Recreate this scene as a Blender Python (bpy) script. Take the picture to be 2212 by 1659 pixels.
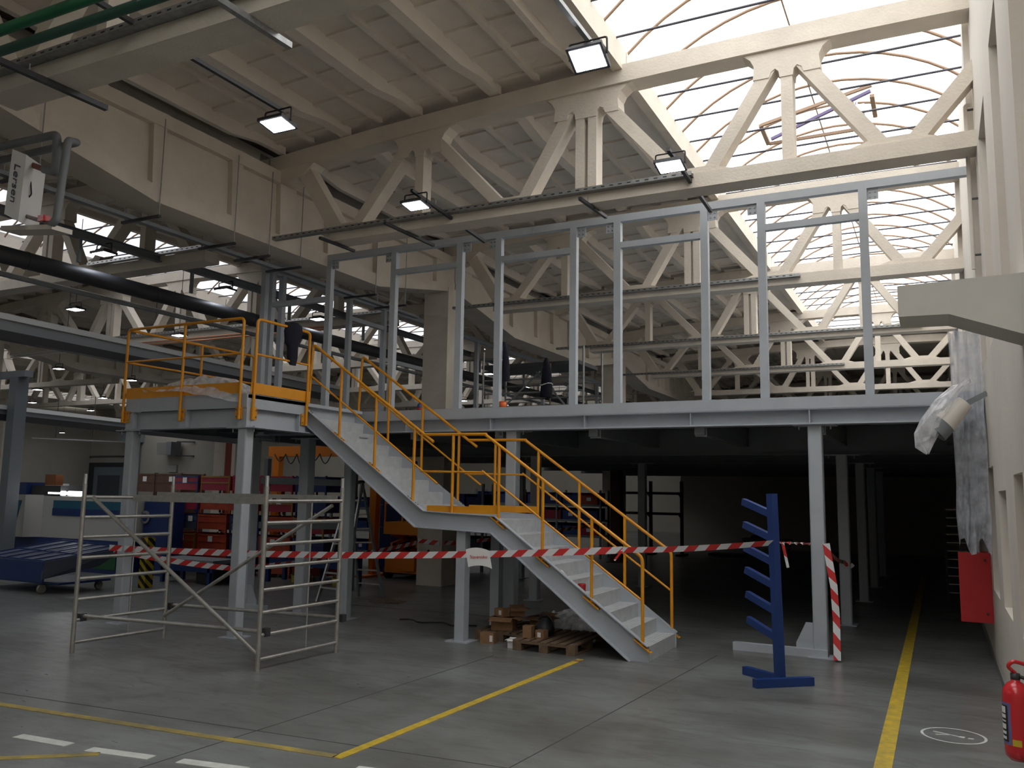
import bpy, math, random
from mathutils import Vector, Matrix
random.seed(7)
S = bpy.context.scene
COL = S.collection
for o in list(bpy.data.objects):
    bpy.data.objects.remove(o)

# ------------------------------------------------------------------ camera
W_, H_, F_ = 2212.0, 1659.0, 1825.0
YAW, PIT, ROL = [math.radians(a) for a in (26.79, 7.30, 0.935)]
CAM = Vector((0, 0, 2.0))
_f = Vector((-math.sin(YAW) * math.cos(PIT), math.cos(YAW) * math.cos(PIT), math.sin(PIT)))
_r0 = Vector((math.cos(YAW), math.sin(YAW), 0))
_u0 = _r0.cross(_f)
_r = _r0 * math.cos(ROL) + _u0 * math.sin(ROL)
_u = _u0 * math.cos(ROL) - _r0 * math.sin(ROL)
cd = bpy.data.cameras.new('camera')
cd.sensor_fit = 'HORIZONTAL'
cd.sensor_width = 36.0
cd.lens = 36.0 * F_ / W_
cd.clip_start = 0.05
cd.clip_end = 300
cam = bpy.data.objects.new('camera', cd)
COL.objects.link(cam)
mw = Matrix((_r, _u, -_f)).transposed().to_4x4()
mw.translation = CAM
cam.matrix_world = mw
S.camera = cam

# ------------------------------------------------------------------ world: even overcast sky
wd = bpy.data.worlds.new('overcast_sky')
S.world = wd
wd.use_nodes = True
bg = wd.node_tree.nodes['Background']
bg.inputs['Color'].default_value = (1.0, 0.99, 0.97, 1)
bg.inputs['Strength'].default_value = 3.5

# ------------------------------------------------------------------ view
S.view_settings.view_transform = 'Standard'
S.view_settings.look = 'None'
S.view_settings.gamma = 1.0
S.view_settings.use_curve_mapping = False
S.view_settings.exposure = 0.0
S.cycles.use_denoising = True
S.cycles.max_bounces = 8
S.cycles.diffuse_bounces = 5
S.cycles.glossy_bounces = 3
S.cycles.transmission_bounces = 4
S.cycles.transparent_max_bounces = 12
S.cycles.sample_clamp_indirect = 6.0
S.cycles.caustics_reflective = False
S.cycles.caustics_refractive = False


def at(px, py, x=None, y=None, z=None):
    """a point of the place on the ray of a pixel, at a known x, y or z"""
    d = _r * ((px - W_ / 2) / F_) + _u * (-(py - H_ / 2) / F_) + _f
    if x is not None:
        t = (x - CAM.x) / d.x
    elif y is not None:
        t = (y - CAM.y) / d.y
    else:
        t = (z - CAM.z) / d.z
    return CAM + d * t


# ------------------------------------------------------------------ materials
MATS = {}


def mat(name, col, rough=0.6, metal=0.0, var=0.0, scale=4.0, bump=0.0, bscale=40.0, var2=None, coat=0.0, spec=0.5):
    if name in MATS:
        return MATS[name]
    m = bpy.data.materials.new(name)
    m.use_nodes = True
    nt = m.node_tree
    b = nt.nodes['Principled BSDF']
    b.inputs['Base Color'].default_value = (*col, 1)
    b.inputs['Roughness'].default_value = rough
    b.inputs['Metallic'].default_value = metal
    b.inputs['Specular IOR Level'].default_value = spec
    if coat:
        b.inputs['Coat Weight'].default_value = coat
    if var or bump:
        g = nt.nodes.new('ShaderNodeNewGeometry')
    if var:
        n = nt.nodes.new('ShaderNodeTexNoise')
        n.inputs['Scale'].default_value = scale
        n.inputs['Detail'].default_value = 5
        n.inputs['Roughness'].default_value = 0.62
        nt.links.new(g.outputs['Position'], n.inputs['Vector'])
        mr = nt.nodes.new('ShaderNodeMapRange')
        mr.inputs['From Min'].default_value = 0.3
        mr.inputs['From Max'].default_value = 0.7
        nt.links.new(n.outputs['Fac'], mr.inputs['Value'])
        mx = nt.nodes.new('ShaderNodeMix')
        mx.data_type = 'RGBA'
        c2 = var2 or tuple(c * (1 - var) for c in col)
        mx.inputs['A'].default_value = (*c2, 1)
        mx.inputs['B'].default_value = (*[min(1, c * (1 + var * 0.4)) for c in col], 1)
        nt.links.new(mr.outputs['Result'], mx.inputs['Factor'])
        nt.links.new(mx.outputs['Result'], b.inputs['Base Color'])
    if bump:
        n2 = nt.nodes.new('ShaderNodeTexNoise')
        n2.inputs['Scale'].default_value = bscale
        n2.inputs['Detail'].default_value = 4
        nt.links.new(g.outputs['Position'], n2.inputs['Vector'])
        bp = nt.nodes.new('ShaderNodeBump')
        bp.inputs['Strength'].default_value = bump
        bp.inputs['Distance'].default_value = 0.02
        nt.links.new(n2.outputs['Fac'], bp.inputs['Height'])
        nt.links.new(bp.outputs['Normal'], b.inputs['Normal'])
    MATS[name] = m
    return m


def emit(name, col, strength):
    if name in MATS:
        return MATS[name]
    m = bpy.data.materials.new(name)
    m.use_nodes = True
    b = m.node_tree.nodes['Principled BSDF']
    b.inputs['Base Color'].default_value = (*col, 1)
    b.inputs['Emission Color'].default_value = (*col, 1)
    b.inputs['Emission Strength'].default_value = strength
    MATS[name] = m
    return m


def film(name, col, alpha, rough=0.25):
    """thin plastic film or sheet: partly see-through"""
    if name in MATS:
        return MATS[name]
    m = bpy.data.materials.new(name)
    m.use_nodes = True
    nt = m.node_tree
    b = nt.nodes['Principled BSDF']
    b.inputs['Base Color'].default_value = (*col, 1)
    b.inputs['Roughness'].default_value = rough
    tr = nt.nodes.new('ShaderNodeBsdfTransparent')
    mx = nt.nodes.new('ShaderNodeMixShader')
    g = nt.nodes.new('ShaderNodeNewGeometry')
    n = nt.nodes.new('ShaderNodeTexNoise')
    n.inputs['Scale'].default_value = 9
    n.inputs['Detail'].default_value = 5
    nt.links.new(g.outputs['Position'], n.inputs['Vector'])
    mr = nt.nodes.new('ShaderNodeMapRange')
    mr.inputs['From Min'].default_value = 0.35
    mr.inputs['From Max'].default_value = 0.65
    mr.inputs['To Min'].default_value = max(0, alpha - 0.15)
    mr.inputs['To Max'].default_value = min(1, alpha + 0.2)
    nt.links.new(n.outputs['Fac'], mr.inputs['Value'])
    nt.links.new(mr.outputs['Result'], mx.inputs['Fac'])
    out = nt.nodes['Material Output']
    nt.links.new(tr.outputs['BSDF'], mx.inputs[1])
    nt.links.new(b.outputs['BSDF'], mx.inputs[2])
    nt.links.new(mx.outputs['Shader'], out.inputs['Surface'])
    MATS[name] = m
    return m


def glazing(name, tint):
    m = bpy.data.materials.new(name)
    m.use_nodes = True
    nt = m.node_tree
    nt.nodes.remove(nt.nodes['Principled BSDF'])
    tr = nt.nodes.new('ShaderNodeBsdfTransparent')
    tr.inputs['Color'].default_value = (*tint, 1)
    gl = nt.nodes.new('ShaderNodeBsdfGlossy')
    gl.inputs['Roughness'].default_value = 0.2
    mx = nt.nodes.new('ShaderNodeMixShader')
    mx.inputs['Fac'].default_value = 0.04
    nt.links.new(tr.outputs['BSDF'], mx.inputs[1])
    nt.links.new(gl.outputs['BSDF'], mx.inputs[2])
    nt.links.new(mx.outputs['Shader'], nt.nodes['Material Output'].inputs['Surface'])
    MATS[name] = m
    return m


def stripes(name, ca, cb, period, slant, duty=0.5, rough=0.4):
    """diagonal warning stripes along the UV length of a strip (UV in metres)"""
    m = bpy.data.materials.new(name)
    m.use_nodes = True
    nt = m.node_tree
    b = nt.nodes['Principled BSDF']
    b.inputs['Roughness'].default_value = rough
    tc = nt.nodes.new('ShaderNodeTexCoord')
    sp = nt.nodes.new('ShaderNodeSeparateXYZ')
    nt.links.new(tc.outputs['UV'], sp.inputs['Vector'])

    def math_(op, a, bb):
        n = nt.nodes.new('ShaderNodeMath')
        n.operation = op
        for i, v in enumerate((a, bb)):
            if isinstance(v, (int, float)):
                n.inputs[i].default_value = v
            else:
                nt.links.new(v, n.inputs[i])
        return n.outputs['Value']
    s = math_('ADD', sp.outputs['X'], math_('MULTIPLY', sp.outputs['Y'], slant))
    fr = math_('FRACT', math_('DIVIDE', s, period), 0)
    k = math_('GREATER_THAN', fr, duty)
    mx = nt.nodes.new('ShaderNodeMix')
    mx.data_type = 'RGBA'
    mx.inputs['A'].default_value = (*ca, 1)
    mx.inputs['B'].default_value = (*cb, 1)
    nt.links.new(k, mx.inputs['Factor'])
    nt.links.new(mx.outputs['Result'], b.inputs['Base Color'])
    MATS[name] = m
    return m


CREAM = mat('cream_painted_concrete', (0.68, 0.615, 0.53), 0.85, var=0.12, scale=1.6, bump=0.25, bscale=30)
ROOFC = mat('cream_painted_roof_concrete', (0.75, 0.685, 0.61), 0.9, var=0.12, scale=1.2, bump=0.25, bscale=22)
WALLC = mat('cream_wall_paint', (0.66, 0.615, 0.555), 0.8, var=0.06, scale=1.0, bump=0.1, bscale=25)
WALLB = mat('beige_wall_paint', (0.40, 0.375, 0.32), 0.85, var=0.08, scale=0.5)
STEEL = mat('grey_painted_steel', (0.46, 0.50, 0.55), 0.5, var=0.08, scale=3.0)
STEELD = mat('dark_grey_painted_steel', (0.20, 0.22, 0.24), 0.55, var=0.1, scale=3.0)
STAIRM = mat('galvanised_step_sheet', (0.56, 0.585, 0.60), 0.55, var=0.16, scale=7.0, bump=0.15, bscale=60)
YEL = mat('yellow_orange_paint', (0.80, 0.33, 0.012), 0.42, var=0.1, scale=5.0)
BLUE = mat('dark_blue_paint', (0.012, 0.045, 0.20), 0.42, var=0.15, scale=5.0)
BLUE2 = mat('mid_blue_plastic', (0.02, 0.06, 0.22), 0.5, var=0.2, scale=6.0)
GALV = mat('galvanised_zinc', (0.34, 0.35, 0.35), 0.42, 0.6, var=0.25, scale=14)
ALU = mat('worn_aluminium', (0.52, 0.51, 0.48), 0.38, 0.75, var=0.22, scale=12)
ALUB = mat('bright_aluminium', (0.75, 0.76, 0.78), 0.3, 0.8, var=0.1, scale=8)
BLACK = mat('black_plastic', (0.02, 0.021, 0.024), 0.5)
DARKM = mat('dark_metal', (0.055, 0.055, 0.06), 0.5, 0.3)
DPIPE = mat('black_pipe_insulation', (0.04, 0.042, 0.048), 0.55)
GPIPE = mat('grey_pipe_insulation', (0.17, 0.18, 0.19), 0.6)
GREENP = mat('green_pipe_paint', (0.02, 0.16, 0.075), 0.4)
RED = mat('red_paint', (0.46, 0.02, 0.025), 0.4)
REDB = mat('bright_red_paint', (0.62, 0.02, 0.03), 0.25, coat=0.4)
WHITE = mat('white_paint', (0.78, 0.78, 0.77), 0.5)
PAPER = mat('white_paper', (0.80, 0.80, 0.80), 0.8)
CARD = mat('brown_cardboard', (0.30, 0.165, 0.085), 0.85, var=0.2, scale=8)
WOOD = mat('worn_pallet_wood', (0.175, 0.115, 0.072), 0.85, var=0.35, scale=14)
WOODD = mat('dark_crate_wood', (0.13, 0.07, 0.05), 0.85, var=0.3, scale=8)
COPPER = mat('copper_pipe', (0.62, 0.25, 0.12), 0.35, 0.8)
YLINE = mat('yellow_floor_paint', (0.62, 0.43, 0.025), 0.55, var=0.3, scale=9, var2=(0.36, 0.27, 0.05))
YLINEW = mat('worn_yellow_floor_paint', (0.42, 0.31, 0.06), 0.6, var=0.5, scale=3.2, var2=(0.16, 0.145, 0.09))
WLINE = mat('white_floor_paint', (0.62, 0.64, 0.60), 0.6, var=0.18, scale=9)
CLOTH = mat('navy_cloth', (0.010, 0.011, 0.022), 0.95)
LAMP = emit('led_panel', (0.86, 0.90, 1.0), 22.0)
TUBE = emit('lit_tube_lamp', (1.0, 1.0, 1.0), 8.0)
FILM = film('clear_plastic_film', (0.88, 0.89, 0.92), 0.46)
FILM2 = film('hanging_plastic_sheet', (0.62, 0.65, 0.72), 0.62)
GLAZ = glazing('clear_polycarbonate', (0.97, 0.98, 0.99))
GLAZD = glazing('dimming_polycarbonate', (0.36, 0.37, 0.39))  # tint darkened to cut the daylight and keep the left bays dim
TAPE = stripes('red_white_barrier_tape', (0.62, 0.035, 0.035), (0.74, 0.75, 0.77), 0.27, -1.2, 0.5)
HAZ = stripes('black_yellow_hazard_stripes', (0.02, 0.02, 0.02), (0.52, 0.40, 0.03), 0.19, 0.9, 0.5)


# ------------------------------------------------------------------ mesh builder
class MB:
    def __init__(s):
        s.v, s.f, s.sm, s.uv = [], [], [], None

    def add(s, vs, fs, smooth=False):
        o = len(s.v)
        s.v += [tuple(p) for p in vs]
        s.f += [tuple(i + o for i in f) for f in fs]
        s.sm += [smooth] * len(fs)
        return s

    def box(s, x0, x1, y0, y1, z0, z1):
        vs = [(x, y, z) for z in (z0, z1) for y in (y0, y1) for x in (x0, x1)]
        return s.add(vs, [(0, 2, 3, 1), (4, 5, 7, 6), (0, 1, 5, 4), (2, 6, 7, 3), (0, 4, 6, 2), (1, 3, 7, 5)])

    def bar(s, p, q, w, h, up=(0, 0, 1)):
        """rectangular bar from p to q, w across, h along the up side"""
        p, q = Vector(p), Vector(q)
        d = (q - p).normalized()
        a = d.cross(Vector(up))
        if a.length < 1e-4:
            a = d.cross(Vector((1, 0, 0)))
        a.normalize()
        b = a.cross(d).normalized()
        a *= w / 2
        b *= h / 2
        vs = [e + i * a + j * b for e in (p, q) for j in (-1, 1) for i in (-1, 1)]
        return s.add(vs, [(0, 2, 3, 1), (4, 5, 7, 6), (0, 1, 5, 4), (2, 6, 7, 3), (0, 4, 6, 2), (1, 3, 7, 5)])

    def tube(s, p, q, r, n=10, r2=None, cap=True):
        p, q = Vector(p), Vector(q)
        d = (q - p).normalized()
        a = d.orthogonal().normalized()
        b = d.cross(a)
        r2 = r if r2 is None else r2
        vs = []
        for e, rr in ((p, r), (q, r2)):
            for k in range(n):
                t = 2 * math.pi * k / n
                vs.append(e + (a * math.cos(t) + b * math.sin(t)) * rr)
        s.add(vs, [(k, (k + 1) % n, n + (k + 1) % n, n + k) for k in range(n)], True)
        if cap:
            s.add(vs, [tuple(range(n))[::-1], tuple(range(n, 2 * n))])
        return s

    def path(s, pts, r, n=10):
        """bent round pipe through points"""
        pts = [Vector(p) for p in pts]
        rings = []
        ref = None
        for i, p in enumerate(pts):
            if i == 0:
                d = pts[1] - p
            elif i == len(pts) - 1:
                d = p - pts[-2]
            else:
                d = (pts[i + 1] - p).normalized() + (p - pts[i - 1]).normalized()
            d.normalize()
            if ref is None:
                ref = d.orthogonal().normalized()
            a = (ref - d * ref.dot(d))
            if a.length < 1e-4:
                a = d.orthogonal()
            a.normalize()
            ref = a
            b = d.cross(a)
            rings.append([p + (a * math.cos(2 * math.pi * k / n) + b * math.sin(2 * math.pi * k / n)) * r for k in range(n)])
        vs = [v for ring in rings for v in ring]
        fs = []
        for i in range(len(rings) - 1):
            for k in range(n):
                fs.append((i * n + k, i * n + (k + 1) % n, (i + 1) * n + (k + 1) % n, (i + 1) * n + k))
        s.add(vs, fs, True)
        m = len(vs)
        s.add(vs, [tuple(range(n))[::-1], tuple(range(m - n, m))])
        return s

    def prism(s, poly, a0, a1, axis='y'):
        """extrude a polygon along an axis; poly in the two other axes (xz, yz or xy)"""
        n = len(poly)
        vs = []
        for a in (a0, a1):
            for (p, q) in poly:
                vs.append({'y': (p, a, q), 'x': (a, p, q), 'z': (p, q, a)}[axis])
        return s.add(vs, [(k, (k + 1) % n, n + (k + 1) % n, n + k) for k in range(n)] +
                     [tuple(range(n))[::-1], tuple(range(n, 2 * n))])

    def lathe(s, c, prof, n=16):
        """profile of (radius, z) about a vertical axis at c"""
        vs = []
        for (r, z) in prof:
            for k in range(n):
                t = 2 * math.pi * k / n
                vs.append((c[0] + r * math.cos(t), c[1] + r * math.sin(t), c[2] + z))
        fs = []
        for i in range(len(prof) - 1):
            for k in range(n):
                fs.append((i * n + k, i * n + (k + 1) % n, (i + 1) * n + (k + 1) % n, (i + 1) * n + k))
        return s.add(vs, fs, True)

    def rbox(s, x0, x1, y0, y1, z0, z1, r=0.02, n=3):
        """box with rounded vertical edges"""
        poly = []
        for (cx, cy, a0) in ((x1 - r, y1 - r, 0), (x0 + r, y1 - r, 90), (x0 + r, y0 + r, 180), (x1 - r, y0 + r, 270)):
            for k in range(n + 1):
                t = math.radians(a0 + 90 * k / n)
                poly.append((cx + r * math.cos(t), cy + r * math.sin(t)))
        return s.prism(poly, z0, z1, 'z')

    def build(s, name, m, parent=None, kind=None):
        off = Vector((0, 0, 0))
        if parent is not None:
            root = parent
            while root.parent is not None:
                root = root.parent
            off = root.location
        me = bpy.data.meshes.new(name)
        me.from_pydata([(v[0] - off.x, v[1] - off.y, v[2] - off.z) for v in s.v], [], s.f)
        me.polygons.foreach_set('use_smooth', s.sm)
        if s.uv:
            ul = me.uv_layers.new(name='UVMap')
            for li, l in enumerate(me.loops):
                ul.data[li].uv = s.uv[l.vertex_index]
        me.materials.append(m)
        me.update()
        o = bpy.data.objects.new(name, me)
        COL.objects.link(o)
        if parent is not None:
            o.parent = parent
        if kind:
            o['kind'] = kind
        return o


def tag(o, label, cat=None, group=None):
    o['label'] = label
    if cat:
        o['category'] = cat
    if group:
        o['group'] = group
    return o


def thing(name, label, cat, loc, group=None):
    e = bpy.data.objects.new(name, None)
    e.location = loc
    e.empty_display_size = 0.1
    COL.objects.link(e)
    return tag(e, label, cat, group)


def struct(name, mb, m, label=None, parent=None):
    o = mb.build(name, m, parent)
    if parent is None:
        o['kind'] = 'structure'
        if label:
            o['label'] = label
    return o


def copy_tree(o, loc=None, label=None, parent=None):
    c = o.copy()
    COL.objects.link(c)
    c.parent = parent
    if loc is not None:
        c.location = loc
    if label:
        c['label'] = label
    for ch in list(o.children):
        copy_tree(ch, None, None, c)
    return c


def text_mesh(name, txt, size, m, mtx, parent, extrude=0.001):
    cu = bpy.data.curves.new(name, 'FONT')
    cu.body = txt
    cu.size = size
    cu.extrude = extrude
    cu.align_x = 'CENTER'
    cu.align_y = 'CENTER'
    t = bpy.data.objects.new(name + '_curve', cu)
    COL.objects.link(t)
    dg = bpy.context.evaluated_depsgraph_get()
    me = bpy.data.meshes.new_from_object(t.evaluated_get(dg))
    bpy.data.objects.remove(t)
    me.transform(mtx)
    root = parent
    while root.parent is not None:
        root = root.parent
    me.transform(Matrix.Translation(-root.location))
    me.materials.clear()
    me.materials.append(m)
    o = bpy.data.objects.new(name, me)
    COL.objects.link(o)
    o.parent = parent
    return o

# ================================================================== THE SETTING
# floor: coated concrete with sawn joints
fm = bpy.data.materials.new('coated_concrete_floor')
fm.use_nodes = True
nt = fm.node_tree
pb = nt.nodes['Principled BSDF']
geo = nt.nodes.new('ShaderNodeNewGeometry')


def noise(scale, detail=6, rough=0.6, stretch=None, dist=0.0):
    n = nt.nodes.new('ShaderNodeTexNoise')
    n.inputs['Scale'].default_value = scale
    n.inputs['Detail'].default_value = detail
    n.inputs['Roughness'].default_value = rough
    n.inputs['Distortion'].default_value = dist
    if stretch:
        mp = nt.nodes.new('ShaderNodeMapping')
        mp.inputs['Scale'].default_value = stretch
        mp.inputs['Rotation'].default_value = (0, 0, 0.35)
        nt.links.new(geo.outputs['Position'], mp.inputs['Vector'])
        nt.links.new(mp.outputs['Vector'], n.inputs['Vector'])
    else:
        nt.links.new(geo.outputs['Position'], n.inputs['Vector'])
    return n


def ramp(src, pts):
    r = nt.nodes.new('ShaderNodeValToRGB')
    els = r.color_ramp.elements
    while len(els) < len(pts):
        els.new(0.5)
    for e, (p, c) in zip(els, pts):
        e.position = p
        e.color = (*c, 1)
    nt.links.new(src, r.inputs['Fac'])
    return r


n1 = noise(0.55, 6, 0.65, (1, 1.7, 1), 0.4)
n2 = noise(2.6, 6, 0.7, (0.7, 2.2, 1), 0.8)
r1 = ramp(n1.outputs['Fac'], [(0.34, (0.115, 0.118, 0.111)), (0.5, (0.165, 0.172, 0.165)), (0.66, (0.215, 0.232, 0.226))])
r2 = ramp(n2.outputs['Fac'], [(0.3, (0.66, 0.65, 0.63)), (0.5, (1, 1, 1)), (0.72, (1.0, 1.0, 1.0))])
mx = nt.nodes.new('ShaderNodeMix')
mx.data_type = 'RGBA'
mx.blend_type = 'MULTIPLY'
mx.inputs['Factor'].default_value = 0.8
nt.links.new(r1.outputs['Color'], mx.inputs['A'])
nt.links.new(r2.outputs['Color'], mx.inputs['B'])
nt.links.new(mx.outputs['Result'], pb.inputs['Base Color'])
r3 = ramp(n2.outputs['Fac'], [(0.3, (0.38, 0.38, 0.38)), (0.7, (0.27, 0.27, 0.27))])
nt.links.new(r3.outputs['Color'], pb.inputs['Roughness'])
pb.inputs['Specular IOR Level'].default_value = 0.45
floor = struct('floor', MB().box(-60, 1.2, -8, 46, -0.3, 0), fm, 'grey coated concrete floor with dark scuffs')
JOINT = mat('floor_joint_filler', (0.06, 0.06, 0.058), 0.8)
for (p, q) in (((-13, 4.99), (-0.5, 5.98)), ((-5.16, 5.58), (-5.27, 2.5)), ((-5.16, 5.58), (-5.0, 9.5)), ((-2.9, 5.8), (-2.6, 11.0)),
               ((-12.0, 9.2), (-8.7, 9.3)), ((-11.0, 12.2), (-3.5, 12.6))):
    MB().bar((p[0], p[1], 0.0), (q[0], q[1], 0.0), 0.012, 0.003).build('floor_joint', JOINT, floor)

# right wall with niches, pilaster end facing the camera
WX = 0.525
wr = MB().box(WX + 0.22, 1.2, 5.95, 44.2, 0, 8.05)
ys = [5.95, 6.95, 7.78, 8.75, 9.85, 10.55, 11.7, 44.2]
for i in range(0, len(ys) - 1):
    if i % 2 == 0:
        wr.box(WX, WX + 0.22, ys[i], ys[i + 1], 0, 8.05)
    else:
        z0 = (3.55, 3.55, 3.55)[i // 2]
        wr.box(WX, WX + 0.22, ys[i], ys[i + 1], 5.8, 8.05)
        zl = (2.2, 2.09, 2.37)[i // 2]
        wr.box(WX, WX + 0.22, ys[i], ys[i + 1], zl, z0)
        wr.box(WX, WX + 0.22, ys[i], ys[i + 1], 0, 0.95)
wall_right = struct('wall_right', wr, WALLC, 'cream painted wall with recessed niches along the right side')
MB().box(0.46, WX + 0.005, 10.62, 10.98, 4.2, 7.6).build('pilaster', WALLC, wall_right)
MB().box(0.46, WX + 0.005, 16.05, 16.35, 3.3, 7.6).build('pilaster', WALLC, wall_right)
MB().box(0.46, WX + 0.005, 21.7, 22.0, 3.3, 7.6).build('pilaster', WALLC, wall_right)
struct('wall_front', MB().box(-60, 3, -8.3, -8, 0, 8.3), WALLB, 'plain wall behind the viewer')
struct('wall_side', MB().box(2.6, 3, -8, 5.95, 0, 8.3), WALLC, 'plain wall beside the viewer')
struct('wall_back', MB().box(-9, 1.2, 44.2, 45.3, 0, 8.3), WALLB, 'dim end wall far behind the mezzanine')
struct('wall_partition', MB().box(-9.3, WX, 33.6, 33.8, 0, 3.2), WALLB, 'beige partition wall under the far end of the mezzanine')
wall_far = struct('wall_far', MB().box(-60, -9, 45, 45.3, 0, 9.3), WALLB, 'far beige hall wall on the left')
struct('wall_left', MB().box(-60.3, -60, -8, 45, 0, 9.3), WALLB, 'plain far side wall')
struct('floor_side', MB().box(1.2, 3, -8, 5.95, -0.3, 0), fm, 'grey concrete floor beside the viewer')
for y0, y1 in ((3.6, 3.72),):
    pass
# grey dado strip at the foot of the right wall
struct('baseboard_right', MB().box(WX - 0.012, WX, 5.95, 30, 0, 0.11), mat('grey_dado_paint', (0.22, 0.22, 0.22), 0.7), 'grey painted strip at the foot of the right wall')

# corbel on the right pilaster
cb = MB().prism([(-0.194, 3.385), (-0.194, 3.18), (0.10, 3.175), (WX, 3.01), (WX, 3.405)], 5.98, 6.40, 'y')
tag(cb.build('corbel', mat('grey_corbel_paint', (0.56, 0.55, 0.51), 0.8, var=0.05)), 'grey concrete corbel sticking out of the right wall', 'corbel')

# ---------------------------------------------------------------- roof grid
TY = [-6.2, -0.7, 4.8, 10.2, 15.75, 21.4, 27.0, 32.6, 38.2, 43.8]       # front faces of the trusses
TT = 0.34                                                             # truss thickness
BAYC = [-1.47, -18.07, -34.67, -51.27]


def ztop(u):
    u = abs(u)
    return 7.75 - 0.0045 * u * u


# ribbed roof panel, one shared mesh
PW = 1.34


def panel_mesh():
    b = MB()
    L = 1.0
    b.box(-PW / 2, PW / 2, 0, 5.6, 0.13, 0.18)
    for sx in (-1, 1):
        xs = sorted((sx * PW / 2, sx * (PW / 2 - 0.085)))
        b.prism([(0.12, 0), (0.75, -0.005), (1.35, -0.10), (4.25, -0.10), (4.85, -0.005), (5.48, 0), (5.48, 0.14), (0.12, 0.14)], xs[0], xs[1], 'x')
    for k in range(8):
        y = 0.35 + k * 0.7
        b.box(-PW / 2 + 0.08, PW / 2 - 0.08, y - 0.04, y + 0.04, 0.098, 0.135)
    b.box(-0.04, 0.04, 0.15, 5.45, 0.05, 0.135)
    return b


proto_panel = None
ceil = None
CE = MB()
for bi, xc in enumerate(BAYC):
    for s in (-1, 1):
        if bi == 0 and s == 1:
            continue
        a, c = sorted((xc + s * 2.2, xc + s * 8.3))
        CE.box(a - (0.3 if s < 0 else 0), c + (0.3 if s > 0 else 0), -8, 45.3, 8.0, 8.12)
CE.box(0.75, 3.0, -8, 45.3, 8.0, 8.12)
CE.box(-3.8, 0.75, 31.85, 45.3, 7.92, 8.04)
ceil = struct('ceiling', CE, ROOFC, 'cream ribbed concrete roof')
for bi, xc in enumerate(BAYC[:3]):
    for s in (-1, 1):
        if bi == 0 and s == 1:
            continue
        for k in range(4):
            u = s * (2.7 + PW * (k + 0.5))
            slope = math.atan((ztop(2.7 + PW * (k + 1)) - ztop(2.7 + PW * k)) / PW) * s
            for r in range(len(TY) - 1):
                if bi == 2 and r < 2:
                    continue
                if proto_panel is None:
                    proto_panel = panel_mesh().build('roof_panel', ROOFC, ceil)
                    o = proto_panel
                else:
                    o = proto_panel.copy()
                    COL.objects.link(o)
                    o.parent = ceil
                ya = TY[r] + TT / 2
                o.location = (xc + u, ya, ztop(u) + 0.015)
                o.rotation_euler = (0, -slope, 0)
                o.scale = (1, (TY[r + 1] - TY[r]) / 5.6, 1)
# flat strip between the panels and the skylight, and the kerb
for bi, xc in enumerate(BAYC[:3]):
    for s in (-1, 1):
        if bi == 0 and s == 1:
            continue
        yE = 45
        a, c = sorted((xc + s * 2.7, xc + s * 2.14))
        MB().box(a, c, -8, yE, 7.78, 7.9).build('roof_edge_strip', ROOFC, ceil)
        a, c = sorted((xc + s * 2.24, xc + s * 2.10))
        for r in range(len(TY) - 1):
            MB().box(a, c, TY[r] + TT * 0.5 + 0.02, TY[r + 1] + TT * 0.5 - 0.02, 7.66, 8.0).build('skylight_kerb', CREAM, ceil)
for s in (-1, 1):
    a, c = sorted((BAYC[3] + s * 2.2, BAYC[3] + s * 2.1))
    MB().box(a, c, -8, 45, 7.8, 8.0).build('skylight_kerb', CREAM, ceil)
MB().box(0.56, 0.75, 5.95, 33.6, 7.9, 8.05).build('skylight_kerb', CREAM, ceil)

# ---------------------------------------------------------------- skylights
SKM = mat('brown_skylight_hoop', (0.30, 0.20, 0.13), 0.5, 0.2)
SKD = mat('dark_tie_rod', (0.07, 0.07, 0.085), 0.5, 0.3)


def arc_pts(r, rise, n=14, base=7.99, half=2.12):
    R = (half * half + rise * rise) / (2 * rise)
    a = math.asin(half / R)
    return [(R * math.sin(-a + 2 * a * i / n), base + R * math.cos(-a + 2 * a * i / n) - (R - rise)) for i in range(n + 1)]


def skylight(bi, xc, label):
    root = thing('skylight', label, 'skylight', (xc, TY[0], 7.99), None)
    yE = 31.8 if bi == 0 else 44.9
    y0 = TY[0]
    ap = arc_pts(0, 0.85)
    hoop = MB().path([(xc + x, y0, z) for x, z in ap], 0.022, 6).build('hoop', SKM, root)
    rod = MB().tube((xc - 2.1, y0 + 0.45, 8.0), (xc + 2.1, y0 + 0.45, 8.0), 0.017, 6).build('tie_rod', SKD, root)
    step = 0.925
    vs, fs = [], []
    for j, yy in enumerate((y0, y0 + step)):
        vs += [(xc + x * 1.006, yy, z + 0.02) for x, z in ap]
    n = len(ap)
    pane = MB().add(vs, [(k, k + 1, n + k + 1, n + k) for k in range(n - 1)], True).build('pane', GLAZ if bi == 0 else GLAZD, root)
    k = 1
    while y0 + k * step < yE:
        for src in (hoop, rod, pane):
            c = src.copy()
            COL.objects.link(c)
            c.parent = root
            c.location = (0, k * step, 0)
        k += 1
    MB().tube((xc - 0.2, y0, 8.82), (xc - 0.2, yE, 8.82), 0.014, 6).build('ridge_bar', SKM, root)
    return root


sk0 = skylight(0, BAYC[0], 'barrel skylight with thin brown hoops over the right bay')
skylight(1, BAYC[1], 'barrel skylight over the bay left of the mezzanine')
skylight(2, BAYC[2], 'distant barrel skylight over the far left bay')
skylight(3, BAYC[3], 'farthest barrel skylight at the left end of the hall')
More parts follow.
